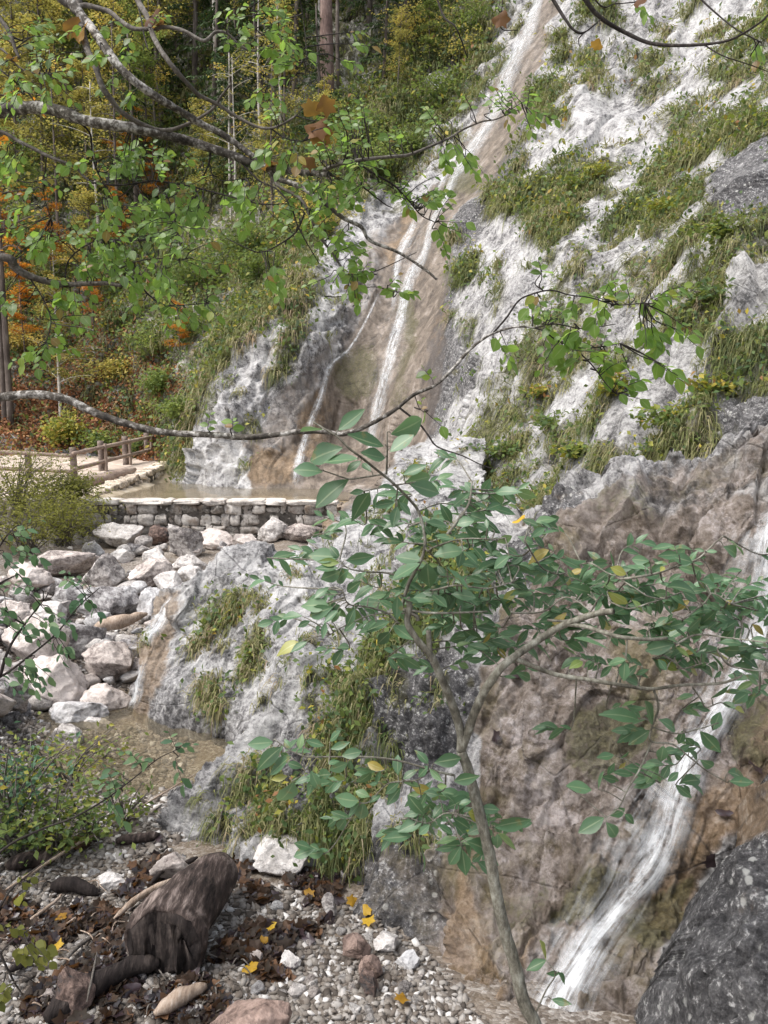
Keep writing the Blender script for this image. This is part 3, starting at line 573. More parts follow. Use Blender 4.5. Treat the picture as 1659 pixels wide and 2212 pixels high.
# ------------------------------------------------------------------ creek bed, path, pool floor
def gz(x, y):
    z = np.interp(y, [0, 3.3, 4.2, 5, 6.2, 7, 8.3, 9, 11, 13.5, 18.5, 30], [-2.75, -2.88, -2.97, -3.07, -3.2, -3.36, -3.38, -3.25, -3.15, -2.95, -3.0, -3.1])
    z = z + .9 * sstep(-.43, -.62, x / np.maximum(y, 1)) * sstep(3, 8, y) - .7 * sstep(0, .4, x / np.maximum(y, 1) - .1) * sstep(4.2, 6, y)
    return z + CZ + .05 * fbm(np.stack([x * 1.1, y * 1.1, 0 * x], -1), 4) + .12 * fbm(np.stack([x * .35, y * .35, 0 * x + 4], -1), 2)
_tx, _ty = np.linspace(-16, 8, 401), np.linspace(0, 26, 434); _tz = gz(*np.meshgrid(_tx, _ty))
def gq(x, y):
    u = np.clip((x + 16) / 24 * 400, 0, 399.99); v = np.clip(y / 26 * 433, 0, 432.99); i, j = u.astype(int), v.astype(int); a, b = u - i, v - j
    return (_tz[j, i] * (1 - a) + _tz[j, i + 1] * a) * (1 - b) + (_tz[j + 1, i] * (1 - a) + _tz[j + 1, i + 1] * a) * b
_YS = np.arange(2.2, 24, .05)
def ground(px, py):
    px, py = np.broadcast_arrays(np.asarray(px, float), np.asarray(py, float)); sh = px.shape; out = np.empty(px.size)
    fx, fy = px.ravel(), py.ravel()
    for k in range(0, px.size, 4000):
        p = P(fx[k:k + 4000, None], fy[k:k + 4000, None], _YS[None]); h = p[..., 2] < gq(p[..., 0], p[..., 1]); h[:, -1] = True
        out[k:k + 4000] = _YS[h.argmax(1)]
    p = P(fx, fy, out); p[:, 2] = gq(p[:, 0], p[:, 1]); return p.reshape(sh + (3,))
def bed_material():
    t = NT('creek_gravel')
    v = t.sep(t.voro(38, 'F1', None, 'Color'))[0]; e = t.voro(38, 'DISTANCE_TO_EDGE'); n = t.noise(1.2, 6, .65); n3 = t.noise(45, 5, .7)
    c = t.ramp(t.math('ADD', t.math('MULTIPLY', v, .4), t.math('MULTIPLY', n3, .6)), [(.25, (.07, .055, .045)), (.45, (.19, .16, .135)), (.62, (.33, .30, .27)), (.8, (.6, .57, .54))])
    c = t.mix(t.ramp(n, [(.42, 0.0), (.62, .7)]), c, (.15, .115, .08))
    return t.done(t.bsdf(c, .85, t.math('ADD', t.math('MULTIPLY', e, .4), t.math('MULTIPLY', n3, .3)), .8, .03, .3))
M_BED = bed_material()
xs = np.concatenate([np.linspace(-60, -10, 40, endpoint=False), np.linspace(-10, 5, 240), np.linspace(5.1, 40, 30)]); ys = np.concatenate([np.linspace(-8, 2, 20, endpoint=False), np.linspace(2, 18.9, 260), np.linspace(19, 60, 30)])
gx, gy = np.meshgrid(xs, ys); z = gz(gx, gy); z = np.where(gy > 19, np.minimum(z, CZ - 2.9), z)
ii = np.arange(gx.size).reshape(gx.shape); q = np.stack([ii[:-1, :-1], ii[:-1, 1:], ii[1:, 1:], ii[1:, :-1]], -1).reshape(-1, 4)
tag(link('creek_bed', mesh('creek_bed', np.stack([gx, gy, z], -1).reshape(-1, 3), q, M_BED)), kind='structure')
def sheet(name, xs, ys, zf, mat, kind='structure'):
    gx, gy = np.meshgrid(xs, ys); ii = np.arange(gx.size).reshape(gx.shape)
    q = np.stack([ii[:-1, :-1], ii[:-1, 1:], ii[1:, 1:], ii[1:, :-1]], -1).reshape(-1, 4)
    return tag(link(name, mesh(name, np.stack([gx, gy, zf(gx, gy)], -1).reshape(-1, 3), q, mat)), kind=kind)
def simple(name, stops, scale, rough=.9, bd=.02, detail=7):
    t = NT(name); n = t.noise(scale, detail, .65); return t.done(t.bsdf(t.ramp(n, stops), rough, n, .6, bd, .25))
M_PATH = simple('path_gravel', [(.3, (.24, .19, .15)), (.5, (.46, .38, .32)), (.7, (.62, .54, .47))], 3)
M_PBED = simple('pool_silt', [(.3, (.24, .19, .12)), (.5, (.42, .35, .26)), (.7, (.58, .52, .42))], 1.6)
def pathz(x, y): return CZ - 1.86 + .085 * (y - 20.5) + .03 * fbm(np.stack([x, y, 0 * x], -1), 3)
sheet('path', np.linspace(-34, -7.25, 80), np.linspace(19.0, 31, 50), pathz, M_PATH)
PZ = CZ - 1.99
sheet('pool_bed', np.linspace(-7.3, -.6, 50), np.linspace(18.7, 25.5, 50), lambda x, y: PZ - .2 + .08 * fbm(np.stack([x, y, 0 * x], -1), 3) + .3 * sstep(-6.3, -7.2, x) + .25 * sstep(23.4, 25, y), M_PBED)
def water_material(name, tint, bump=.02, scale=5, opac=.25, tintc=(.28, .22, .14)):
    t = NT(name); n = t.noise(scale, 3, .55, t.mapv((1, .6, 1)))
    b = t.n('Bump'); b.inputs['Strength'].default_value = .5; b.inputs['Distance'].default_value = bump; t.t.links.new(n, b.inputs['Height'])
    g = t.n('BsdfGlossy'); g.inputs['Roughness'].default_value = .04; t.t.links.new(b.outputs[0], g.inputs['Normal'])
    tr = t.n('BsdfTransparent'); tr.inputs[0].default_value = tint + (1,)
    df = t.n('BsdfDiffuse'); df.inputs[0].default_value = tintc + (1,)
    m0 = t.n('MixShader'); m0.inputs[0].default_value = opac; t.t.links.new(tr.outputs[0], m0.inputs[1]); t.t.links.new(df.outputs[0], m0.inputs[2])
    fr = t.n('Fresnel'); fr.inputs[0].default_value = 1.33; t.t.links.new(b.outputs[0], fr.inputs['Normal'])
    m = t.n('MixShader'); t.t.links.new(fr.outputs[0], m.inputs[0]); t.t.links.new(m0.outputs[0], m.inputs[1]); t.t.links.new(g.outputs[0], m.inputs[2])
    return t.done(m)
M_WATER = water_material('pool_water', (.88, .84, .74), .02, 6, .3, (.46, .40, .30))
sheet('pool_water', np.linspace(-7.2, -.7, 30), np.linspace(18.7, 25.2, 30), lambda x, y: PZ + 0 * x, M_WATER)
M_CREEK = water_material('creek_water', (.90, .86, .76), .018, 7, .16, (.40, .35, .26))
sheet('creek_water', np.linspace(-4.2, -.9, 30), np.linspace(5.85, 9.3, 30), lambda x, y: CZ - 3.27 + .0 * x, M_CREEK)

# ------------------------------------------------------------------ falling water
def fall_material(name, sc_, lo, hi, al):
    t = NT(name); u = t.attr('u'); v = t.attr('v'); cb = t.n('CombineXYZ'); t.L(t.math('MULTIPLY', u, sc_[0]), cb.inputs[0]); t.L(t.math('MULTIPLY', v, sc_[1]), cb.inputs[1])
    n = t.math('ADD', t.math('MULTIPLY', t.noise(1.0, 6, .72, cb.outputs[0], .9), .6), t.math('MULTIPLY', t.noise(9, 5, .7), .4))
    a = t.math('MULTIPLY', t.ramp(n, [(lo, 0.0), (hi, 1.0)]), t.attr('edge'))
    df = t.bsdf((.84, .87, .90), .4, n, .35, .012, .4)
    tr = t.n('BsdfTransparent')
    m = t.n('MixShader'); t.L(t.math('MULTIPLY', a, al, True), m.inputs[0]); t.t.links.new(tr.outputs[0], m.inputs[1]); t.t.links.new(df.outputs[0], m.inputs[2])
    return t.done(m)
M_FALL = fall_material('falling_water', (5.0, 1.1), .41, .65, .86)
M_VEIL = fall_material('thin_water_veil', (6.0, .9), .44, .76, .62)
M_MIST = fall_material('thin_film_of_water', (7.0, .8), .48, .80, .42)
M_RUSH = fall_material('rushing_water', (6.0, 2.2), .39, .64, .86)
def stream(name, S, paths, mat, off, smooth=12, nn=9):
    Vs, Fs, us, vs, es = [], [], [], [], []; n0 = 0
    for path in paths:
        p = spline([(a, b, c) for a, b, c in path], 10)
        t = np.gradient(p[:, :2], axis=0); t = unit(t); nx_ = np.stack([-t[:, 1], t[:, 0]], -1)
        s = np.linspace(-1, 1, nn); m = len(p)
        wob = 1 + .25 * noise(np.stack([p[:, 1] * .02, p[:, 0] * .02, 0 * p[:, 0]], -1))[:, None]
        qx = p[:, None, 0] + nx_[:, None, 0] * s[None] * p[:, None, 2] * .5 * wob; qy = p[:, None, 1] + nx_[:, None, 1] * s[None] * p[:, None, 2] * .5 * wob
        b = S.at(qx, qy); nr = S.at(qx, qy, S.n); b0 = P(qx, qy, S.f(qx, qy)) if hasattr(S, 'f') else b; b = b - b0
        # water rides over the bumps: smooth along the run, then lift
        for _ in range(smooth):
            b[1:-1] = .25 * b[:-2] + .5 * b[1:-1] + .25 * b[2:]; b[:, 1:-1] = .25 * b[:, :-2] + .5 * b[:, 1:-1] + .25 * b[:, 2:]; b[:, 0] = b[:, 1]; b[:, -1] = b[:, -2]; nr[1:-1] = .25 * nr[:-2] + .5 * nr[1:-1] + .25 * nr[2:]; nr[:, 1:-1] = .25 * nr[:, :-2] + .5 * nr[:, 1:-1] + .25 * nr[:, 2:]
        b = b + b0; nr = unit(nr)
        bulge = (1 - s ** 2)[None, :, None]
        V = b + unit(nr + np.array([0, -.4, .2])) * (off * (.5 + .8 * bulge))
        L = np.concatenate([[0], np.cumsum(np.linalg.norm(np.diff(V[:, nn // 2], axis=0), axis=1))])
        ii = np.arange(m * nn).reshape(m, nn) + n0; n0 += m * nn
        Fs.append(np.stack([ii[:-1, :-1], ii[:-1, 1:], ii[1:, 1:], ii[1:, :-1]], -1).reshape(-1, 4)); Vs.append(V.reshape(-1, 3))
        wm = np.linalg.norm(V[:, -1] - V[:, 0], axis=1)[:, None]
        us.append((s[None] * wm * 2.5 + 0 * V[..., 0]).ravel() + 7 * len(us)); vs.append((L[:, None] + 0 * V[..., 0]).ravel())
        en = np.minimum(1, np.minimum(np.arange(m), np.arange(m)[::-1]) / 6.)[:, None]
        es.append(((1 - np.abs(s)[None] ** 1.7) * en + 0 * V[..., 0]).ravel())
    return tag(link(name, mesh(name, np.concatenate(Vs), np.concatenate(Fs), mat, {'u': np.concatenate(us), 'v': np.concatenate(vs), 'edge': np.concatenate(es)})), kind='structure')
stream('waterfall', cliff, [
 [(1180,-60,26),(1166,0,26),(1150,60,34),(1125,110,40),(1100,170,38),(1075,230,34),(1045,285,32),(1010,345,30),(985,395,28)],
 [(1020,325,14),(975,365,16),(958,400,14),(940,425,10)], [(1000,345,26),(965,440,18),(945,490,20),(920,560,24),(890,605,28),(872,660,26),(860,720,28),(845,790,32),(832,870,34),(822,950,30),(818,1010,24)],
 [(905,470,24),(885,520,26),(868,570,22),(858,620,16),(848,680,12)], [(745,762,12),(722,780,14),(704,810,20),(690,860,18),(675,900,20),(662,950,22),(650,990,26),(638,1052,30)], [(735,768,18),(760,745,12),(790,700,10),(815,650,8)]], M_FALL, .10)
stream('waterfall_veil', cliff, [[(1165,20,60),(1120,130,80),(1060,240,70),(1000,360,70),(940,450,80),(880,600,70),(850,740,80),(825,900,90),(815,1000,80)]], M_MIST, .05, nn=15)
stream('rushing_stream', near, [[(1690, 1130, 84), (1665, 1206, 84), (1645, 1306, 77), (1612, 1406, 74), (1582, 1481, 74), (1548, 1556, 79), (1516, 1631, 84), (1500, 1659, 79), (1478, 1734, 86), (1442, 1809, 101), (1394, 1884, 89), (1345, 1944, 79), (1308, 2009, 89), (1262, 2084, 110), (1220, 2139, 132), (1165, 2230, 156), (1120, 2330, 180)]], M_RUSH, .085, 60, nn=15)
stream('stream_veil', near, [[(1690,1130,160),(1640,1280,190),(1590,1400,170),(1540,1540,130),(1490,1659,130),(1440,1760,190),(1370,1870,200),(1310,1980,190),(1240,2090,210),(1150,2240,260)]], M_VEIL, .04, 8, nn=25)
# ------------------------------------------------------------------ plant cover on the rock
FOREST = lambda px, py: sstep(0, 1, (px - np.interp(py, [-400, 0, 200, 400, 600, 760, 900, 1010], [960, 860, 800, 640, 500, 420, 370, 330])) / 90)
grass('cliff_grass', cliff, 125000, 11, .62, .02, lambda x, y: np.where(x > 900, 1, 0) + FOREST(x, y) * (x <= 900) * 1.3 , .95, 26000, 'tufts of thin green and straw grass hanging on the pale cliff', 'small yellowing leafy weeds among the cliff grass')
grass('rib_grass', near, 46000, 12, .55, .06, None, .95, 6500, 'hanging green grass on the near rocky rib', 'small yellow green leaved weeds on the near rib')
grass('slab_grass', slab, 13000, 13, .55, .06, None, .9, 2200, 'strip of short grass in the cracks of the white slab', 'small leafy weeds by the white slab grass')
HILL = lambda px, py: 1 - FOREST(px, py)
grass('hillside_grass', cliff, 26000, 14, 1.0, -.02, HILL, .8, 46000, 'low grass on the wooded hillside', 'mixed green and yellowing undergrowth on the wooded hillside')
def litter(name, S, polys, n, mat, size, seed, label, tlo=0, thi=1):
    r = R(seed); m = raster(polys, 4); w_ = sample(m, S.px, S.py) * S.area / S.Y; p = w_.ravel() / w_.sum()
    c = r.choice(len(p), n, p=p); pos = S.pts.reshape(-1, 3)[c] + r.normal(size=(n, 3)) * .08 + S.n.reshape(-1, 3)[c] * .03
    nn = unit(S.n.reshape(-1, 3)[c] + .5 * r.normal(size=(n, 3))); b = Buf()
    rand_leaves(b, L_SMALL, pos, r.normal(size=(n, 3)), nn, size * (.6 + .8 * r.rand(n)), tlo + (thi - tlo) * r.rand(n), 1.5)
    solo(name, b, mat, label, 'leaf litter', kind='stuff')
M_RLITTER = leaf_material('red_leaf_litter', [(0, (.09, .04, .025)), (.4, (.28, .12, .06)), (.75, (.45, .21, .10)), (1, (.55, .34, .18))], .7, .2, (.4, .15, .05), .2)
litter('hillside_litter', cliff, [[(-300,990),(-300,800),(60,790),(150,800),(240,830),(330,880),(360,1000),(200,985)], (.35, [(-300,800),(-300,600),(250,650),(420,840),(330,880)])], 42000, M_RLITTER, .11, 21, 'red brown fallen leaves covering the foot of the wooded slope')

# ------------------------------------------------------------------ forest trees on the slope
def tree_mesh(kind, H, seed):
    r = R(seed); tb = Buf(); cb = Buf()
    lean = r.normal(size=2) * .025
    zz = np.linspace(-.6, H, 12); tp = np.stack([lean[0] * zz + .06 * np.sin(zz * .5 + seed), lean[1] * zz, zz], -1)
    r0 = {'pine': .26, 'spruce': .17, 'leafy': .11, 'beech': .07, 'bare': .10}[kind]
    tube(tb, tp, np.linspace(r0, r0 * .22, 12), 8, .5, .12)
    tr = lambda h: np.array([np.interp(h, zz, tp[:, 0]), np.interp(h, zz, tp[:, 1]), h])
    if kind in ('spruce', 'pine'):
        h0 = .12 if kind == 'spruce' else .62
        for h in np.linspace(H * h0, H * .98, 52 if kind == 'spruce' else 30):
            ln = (1 - (h / H - h0) / (1.02 - h0)) * (1.9 if kind == 'spruce' else 1.7) * (.7 + .5 * r.rand()) + .25; a = r.rand() * 6.28
            d = np.array([math.cos(a), math.sin(a), 0]); t = np.linspace(0, 1, 6)
            bp = tr(h) + d * (t * ln)[:, None] + np.array([0, 0, 1]) * (-.42 * ln * t ** 1.3 + .1 * ln * t ** 3)[:, None]
            tube(tb, bp, np.linspace(.025, .006, 6), 4, .4, cap=False)
            n = int(34 * ln) + 8; tt = .15 + .85 * r.rand(n); pos = np.stack([np.interp(tt, t, bp[:, i]) for i in range(3)], -1)
            sd_ = np.cross(d, [0, 0, 1.]); dd = d * .6 + sd_ * (r.choice([-1, 1], n) * (.5 + .5 * r.rand(n)))[:, None] + np.array([0, 0, -.45]) + .25 * r.normal(size=(n, 3))
            rand_leaves(cb, L_SMALL, pos, dd, unit(np.array([0, 0, 1.]) + .4 * r.normal(size=(n, 3))), .34 * (.6 + .6 * r.rand(n)), np.clip(.45 + .25 * r.normal(size=n), 0, 1), .32)
    else:
        nb = {'leafy': 40, 'beech': 30, 'bare': 16}[kind]
        for i in range(nb):
            h = H * (.22 + .76 * r.rand()) if kind != 'bare' else H * (.4 + .58 * r.rand()); a = r.rand() * 6.28
            ln = (.7 + 1.5 * r.rand()) * (1.25 - .7 * h / H) * (1.0 if kind != 'beech' else .9) * H / 10
            d = np.array([math.cos(a), math.sin(a), .0]); t = np.linspace(0, 1, 6); cv = r.normal(size=3) * .18
            bp = tr(h) + d * (t * ln)[:, None] + np.array([0, 0, 1]) * (ln * (.5 * t - .25 * t * t))[:, None] + cv * (ln * t * t)[:, None]
            tube(tb, bp, np.linspace(r0 * .28, .008, 6), 4, .5, cap=False)
            n = {'leafy': 95, 'beech': 130, 'bare': 26}[kind]; tt = .25 + .8 * r.rand(n); pos = np.stack([np.interp(tt, t, bp[:, k]) for k in range(3)], -1)
            pos = pos + r.normal(size=(n, 3)) * np.array([.30, .30, .13]) * (ln * .55 + .1)
            base = .45 + .22 * r.normal()
            rand_leaves(cb, L_SMALL, pos, r.normal(size=(n, 3)) * [1, 1, .4], unit(np.array([0, 0, 1.]) + .6 * r.normal(size=(n, 3))), (.135 if kind != 'beech' else .11) * (.6 + .8 * r.rand(n)), np.clip(base + .14 * r.normal(size=n), 0, 1), 1.3)
    V, f, a = tb.get(); V2, f2, a2 = cb.get()
    return (V, f, a), (V2, f2, a2)
_tm = {}
def tree(kind, var, trunk_mat, crown_mat, px, py, Hs, label, group=None, name=None, Y=None, rz=None, wide=1.0):
    key = (kind, var, trunk_mat.name, crown_mat.name)
    if key not in _tm:
        (V, f, a), (V2, f2, a2) = tree_mesh(kind, 10, hash(kind) % 1 + 37 * var + len(kind))
        _tm[key] = (mesh('trunk', V, f, trunk_mat, a), mesh('crown', V2, f2, crown_mat, a2, False))
    p = cliff.at(px, py) if Y is None else P(px, py, Y)
    e = empty(name or {'pine': 'pine_tree', 'spruce': 'spruce_tree', 'leafy': 'deciduous_tree', 'beech': 'beech_sapling', 'bare': 'bare_tree'}[kind], tuple(p), label, 'tree', group, random.random() * 6.28 if rz is None else rz)
    e.scale = (Hs / 10 * wide, Hs / 10 * wide, Hs / 10)
    link('trunk', _tm[key][0], e); link('crown', _tm[key][1], e)
    return e
tree('pine', 0, M_RTRUNK, M_SPRUCE, 712, 238, 19, 'tall straight pine with a thick reddish bare trunk on the slope left of the waterfall', rz=.3, wide=.72)
tree('leafy', 1, M_PTRUNK, M_YCROWN, 128, 905, 6.2, 'slim pale birch trunk rising from the red leaf litter behind the fence', name='birch_tree')
tree('bare', 0, M_PTRUNK, M_YCROWN, 478, 172, 12, 'grey dead straight stem standing alone high on the slope above the dark spruces', rz=1)
tree('bare', 1, M_TRUNK, M_OCROWN, 24, 912, 13, 'thicker of the two grey trunks at the left edge beyond the fence', rz=2)
tree('bare', 0, M_TRUNK, M_YCROWN, 6, 908, 13, 'thinner pale trunk standing left of the thicker one beyond the fence', rz=4)
r_ = R(5)
for x, y, h in ((500, 490, 7), (516, 478, 6.5), (583, 520, 7), (612, 300, 8), (125, 560, 9), (265, 520, 9), (212, 590, 8), (735, 180, 11), (690, 160, 10), (560, 330, 8)):
    tree('bare', (x // 7) % 3, M_PTRUNK if x % 2 == 0 else M_TRUNK, M_YCROWN, x, y, h, 'slender bare grey trunk with a few yellowing leaves on the steep slope', 'slender bare trunks on the slope')
for x, y, h in ((470, 330, 9), (560, 250, 9), (520, 420, 7), (640, 210, 9), (430, 190, 10), (600, 60, 9), (800, 60, 9), (880, 120, 7), (350, 300, 9), (760, 20, 10), (480, 60, 10), (830, 190, 6), (300, 470, 8), (690, 330, 6)):
    tree('spruce', x % 3, M_TRUNK, M_SPRUCE, x, y, h, 'dark green spruce with drooping branches on the wooded slope', 'dark spruces on the slope')
for x, y, h in ((60, 700, 8), (190, 690, 7), (20, 560, 9), (100, 420, 10), (230, 400, 10), (330, 420, 8), (40, 270, 10), (150, 250, 10), (270, 230, 9), (380, 110, 9), (60, 90, 10), (180, 60, 10), (300, 60, 9), (620, 330, 7), (590, 130, 8), (660, 60, 9), (520, 140, 8), (900, 20, 8), (970, 40, 6), (830, -30, 9), (700, 420, 5), (-60, 600, 9), (-80, 300, 10), (440, 480, 6), (350, 180, 11), (100, 180, 11), (220, 150, 10), (420, 40, 10), (10, 20, 11), (240, -40, 11), (380, -30, 11), (560, 20, 9), (730, -60, 10), (130, 330, 9), (340, 340, 8), (190, 480, 8), (40, 430, 9), (930, 170, 4), (860, 230, 4), (560, 480, 5)):
    k = x % 3
    tree('leafy', k, M_TRUNK, M_GCROWN if (x // 10) % 3 == 0 else M_YCROWN, x, y, h * .9, ['small green leaved broadleaf tree' , 'thin broadleaf tree with pale yellow green leaves'][0 if (x // 10) % 3 == 0 else 1] + ' on the wooded slope', ['green broadleaf trees on the slope', 'yellowing broadleaf trees on the slope'][0 if (x // 10) % 3 == 0 else 1])
for x, y, h, wd in ((290, 440, 4.5, 1.3), (330, 470, 3.5, 1.3), (110, 620, 4.0, 1.5), (60, 800, 4.0, 1.4), (200, 720, 3, 1.3), (20, 690, 4.5, 1.5), (260, 560, 3.0, 1.4), (390, 790, 2.2, 1.4)):
    tree('beech', x % 2, M_TRUNK, M_OCROWN, x, y, h, 'young beech with glowing orange autumn leaves on the slope', 'orange beech saplings on the slope', wide=wd)
def shrub(name, c, h, w_, n, lmat, lsize, seed, label, cat='shrub', group=None, tmat=None, tpl=L_SMALL, nst=14, tint=.5, ts=.18, wid=1.2, flat=.5, stems=True):
    r = R(seed); e = empty(name, tuple(c), label, cat, group); sb = Buf(); lb = Buf(); c = np.array(c, float)
    for i in range(nst):
        a = r.rand() * 6.28; rad = math.sqrt(r.rand()) * w_; top = c + [math.cos(a) * rad, math.sin(a) * rad, h * (.55 + .5 * r.rand()) * (1 - .35 * rad / w_)]
        mid = c + (top - c) * [.35, .35, .6] + r.normal(size=3) * .05 * w_
        p = spline([c + r.normal(size=3) * [.08 * w_, .08 * w_, 0], mid, top], 5); tube(sb, p, np.linspace(.006 + .006 * h, .003, len(p)), 4, .5, cap=False)
        k = n // nst; tt = .25 + .75 * r.rand(k); pos = np.stack([np.interp(tt, np.linspace(0, 1, len(p)), p[:, j]) for j in range(3)], -1) + r.normal(size=(k, 3)) * np.array([.22 * w_, .22 * w_, .09 * h])
        rand_leaves(lb, tpl, pos, r.normal(size=(k, 3)) * [1, 1, .5], unit(np.array([0, -.25, 1.]) + flat * r.normal(size=(k, 3))), lsize * (.6 + .8 * r.rand(k)), np.clip(tint + ts * r.normal() * .6 + ts * .7 * r.normal(size=k), 0, 1), wid)
    if stems: part('stem', sb, tmat or M_TWIG, e)
    part('foliage', lb, lmat, e, False); return e
cp = lambda x, y: cliff.at(x, y)
shrub('bush', cp(140, 972), 1.5, 1.0, 1500, M_WEED, .13, 1, 'round bright yellow green bush at the foot of the red slope behind the fence', tint=.72, ts=.12)
shrub('bush', cp(225, 985), 1.0, .9, 700, M_WEED, .14, 2, 'low fresh green bush right of the yellow bush behind the fence', tint=.48)
shrub('bush', cp(300, 985), .8, .7, 500, M_WEED, .14, 3, 'small green leafy plant by the far end of the fence', tint=.45)
for i, (x, y, h, wd, t) in enumerate(((420, 640, 1.8, 1.6, .15), (480, 600, 2.2, 1.8, .2), (540, 560, 1.8, 1.5, .15), (400, 740, 1.8, 1.4, .3), (330, 780, 1.6, 1.3, .45), (260, 830, 1.3, 1.2, .5), (560, 610, 1.5, 1.3, .2), (350, 860, 1.2, 1.0, .4), (880, 330, 1.6, 1.6, .3), (960, 230, 1.6, 1.6, .3), (800, 380, 1.6, 1.6, .4), (700, 500, 1.8, 1.6, .5), (640, 480, 2, 1.8, .55), (1020, 90, 1.6, 1.5, .45), (900, 120, 2, 2, .6), (30, 780, 1.6, 1.5, .55), (390, 900, 1, .9, .4), (760, 330, 2, 1.8, .35), (980, 150, 2, 1.8, .5))):
    dk = t < .35
    shrub('bush', cp(x, y), h, wd, 1100, M_GCROWN if t < .5 else M_YCROWN, .12, 30 + i, 'dense dark green bush on the steep bank' if dk else 'loose light green and yellow bush on the steep bank', 'bush', 'dark bushes on the bank' if dk else 'light bushes on the bank', tint=t + .12)
for i, (x, y, h, wd, n, t, l) in enumerate(((1295,395,.5,.6,420,.72,'yellow leaved low bush in the straw grass between the white rocks'),(1450,470,.5,.6,420,.7,'yellowing low bush on the grassy cliff edge at the right'),(1250,420,.4,.5,260,.5,'small green weed bush left of the yellow one between the white rocks'),(1350,870,.3,.35,260,.78,'orange and yellow leaved seedlings below the pointed white rock'),(1440,905,.35,.45,340,.62,'yellow green maple seedlings above the brown rock'),(1180,930,.35,.5,300,.45,'leafy green weeds left of the pointed white rock'),(1240,990,.3,.4,240,.6,'green and yellow weeds by the block above the willow'),(1560,700,.4,.5,320,.4,'dark green leafy patch under the hanging grass at the right'),(1600,560,.4,.5,320,.55,'green leafy patch at the right edge of the cliff'),(1530,850,.3,.4,240,.7,'yellow leaved sprigs between the two grey rocks at the right'),(1160,860,.3,.4,200,.8,'small orange brown sprigs left of the white pointed rock'),(1080,990,.4,.5,260,.5,'leafy weeds above the willow top'))):
    shrub('leafy_weed', cp(x, y), h, wd, n, M_WEED, .085, 300 + i, l, 'plant', tint=t, ts=.14, nst=10)
# ------------------------------------------------------------------ masonry
def stone_block(buf, c, hx, hy, hz, seed, ax=np.eye(3), rough=.16):
    r = R(seed); n = 6; g = np.linspace(-1, 1, n); V = []; Fq = []
    for a in range(3):
        for s_ in (-1, 1):
            u, v = np.meshgrid(g, g); p = np.zeros((n, n, 3)); p[..., a] = s_; p[..., (a + 1) % 3] = u; p[..., (a + 2) % 3] = v * s_
            o = sum(len(x) for x in V); V.append(p.reshape(-1, 3)); ii = np.arange(n * n).reshape(n, n) + o
            Fq.append(np.stack([ii[:-1, :-1], ii[:-1, 1:], ii[1:, 1:], ii[1:, :-1]], -1).reshape(-1, 4))
    V = np.concatenate(V); L4 = (np.abs(V) ** 5).sum(-1) ** .2; V = V / L4[:, None]
    V = V * (1 + rough * fbm(V * 1.2 + r.rand(3) * 50, 3)[:, None])
    buf.add(c + (V * [hx, hy, hz]) @ ax, np.concatenate(Fq), r.rand())
def masonry_material(name, warm, stain):
    t = NT(name); a = t.attr('tint'); n = t.noise(2.5, 6, .65); n3 = t.noise(16, 6, .72)
    f = t.math('ADD', t.math('MULTIPLY', n3, .5), t.math('ADD', t.math('MULTIPLY', n, .3), t.math('MULTIPLY', a, .2)))
    w3 = lambda c: tuple(x * y for x, y in zip(c, warm))
    c = t.ramp(f, [(.34, w3((.06, .057, .054))), (.42, w3((.21, .20, .185))), (.49, w3((.40, .38, .365))), (.60, w3((.66, .64, .62)))])
    c = t.mix(t.ramp(n, [(.5, 0.0), (.64, stain)]), c, (.14, .085, .045))
    return t.done(t.bsdf(c, .9, n3, .9, .04, .3))
M_MASON = masonry_material('dam_stone', (1, .97, .93), .7); M_MASON2 = masonry_material('pale_wall_stone', (1.5, 1.35, 1.15), .3)
M_MORTAR = simple('mortar', [(.35, (.05, .045, .04)), (.65, (.17, .15, .13))], 9)
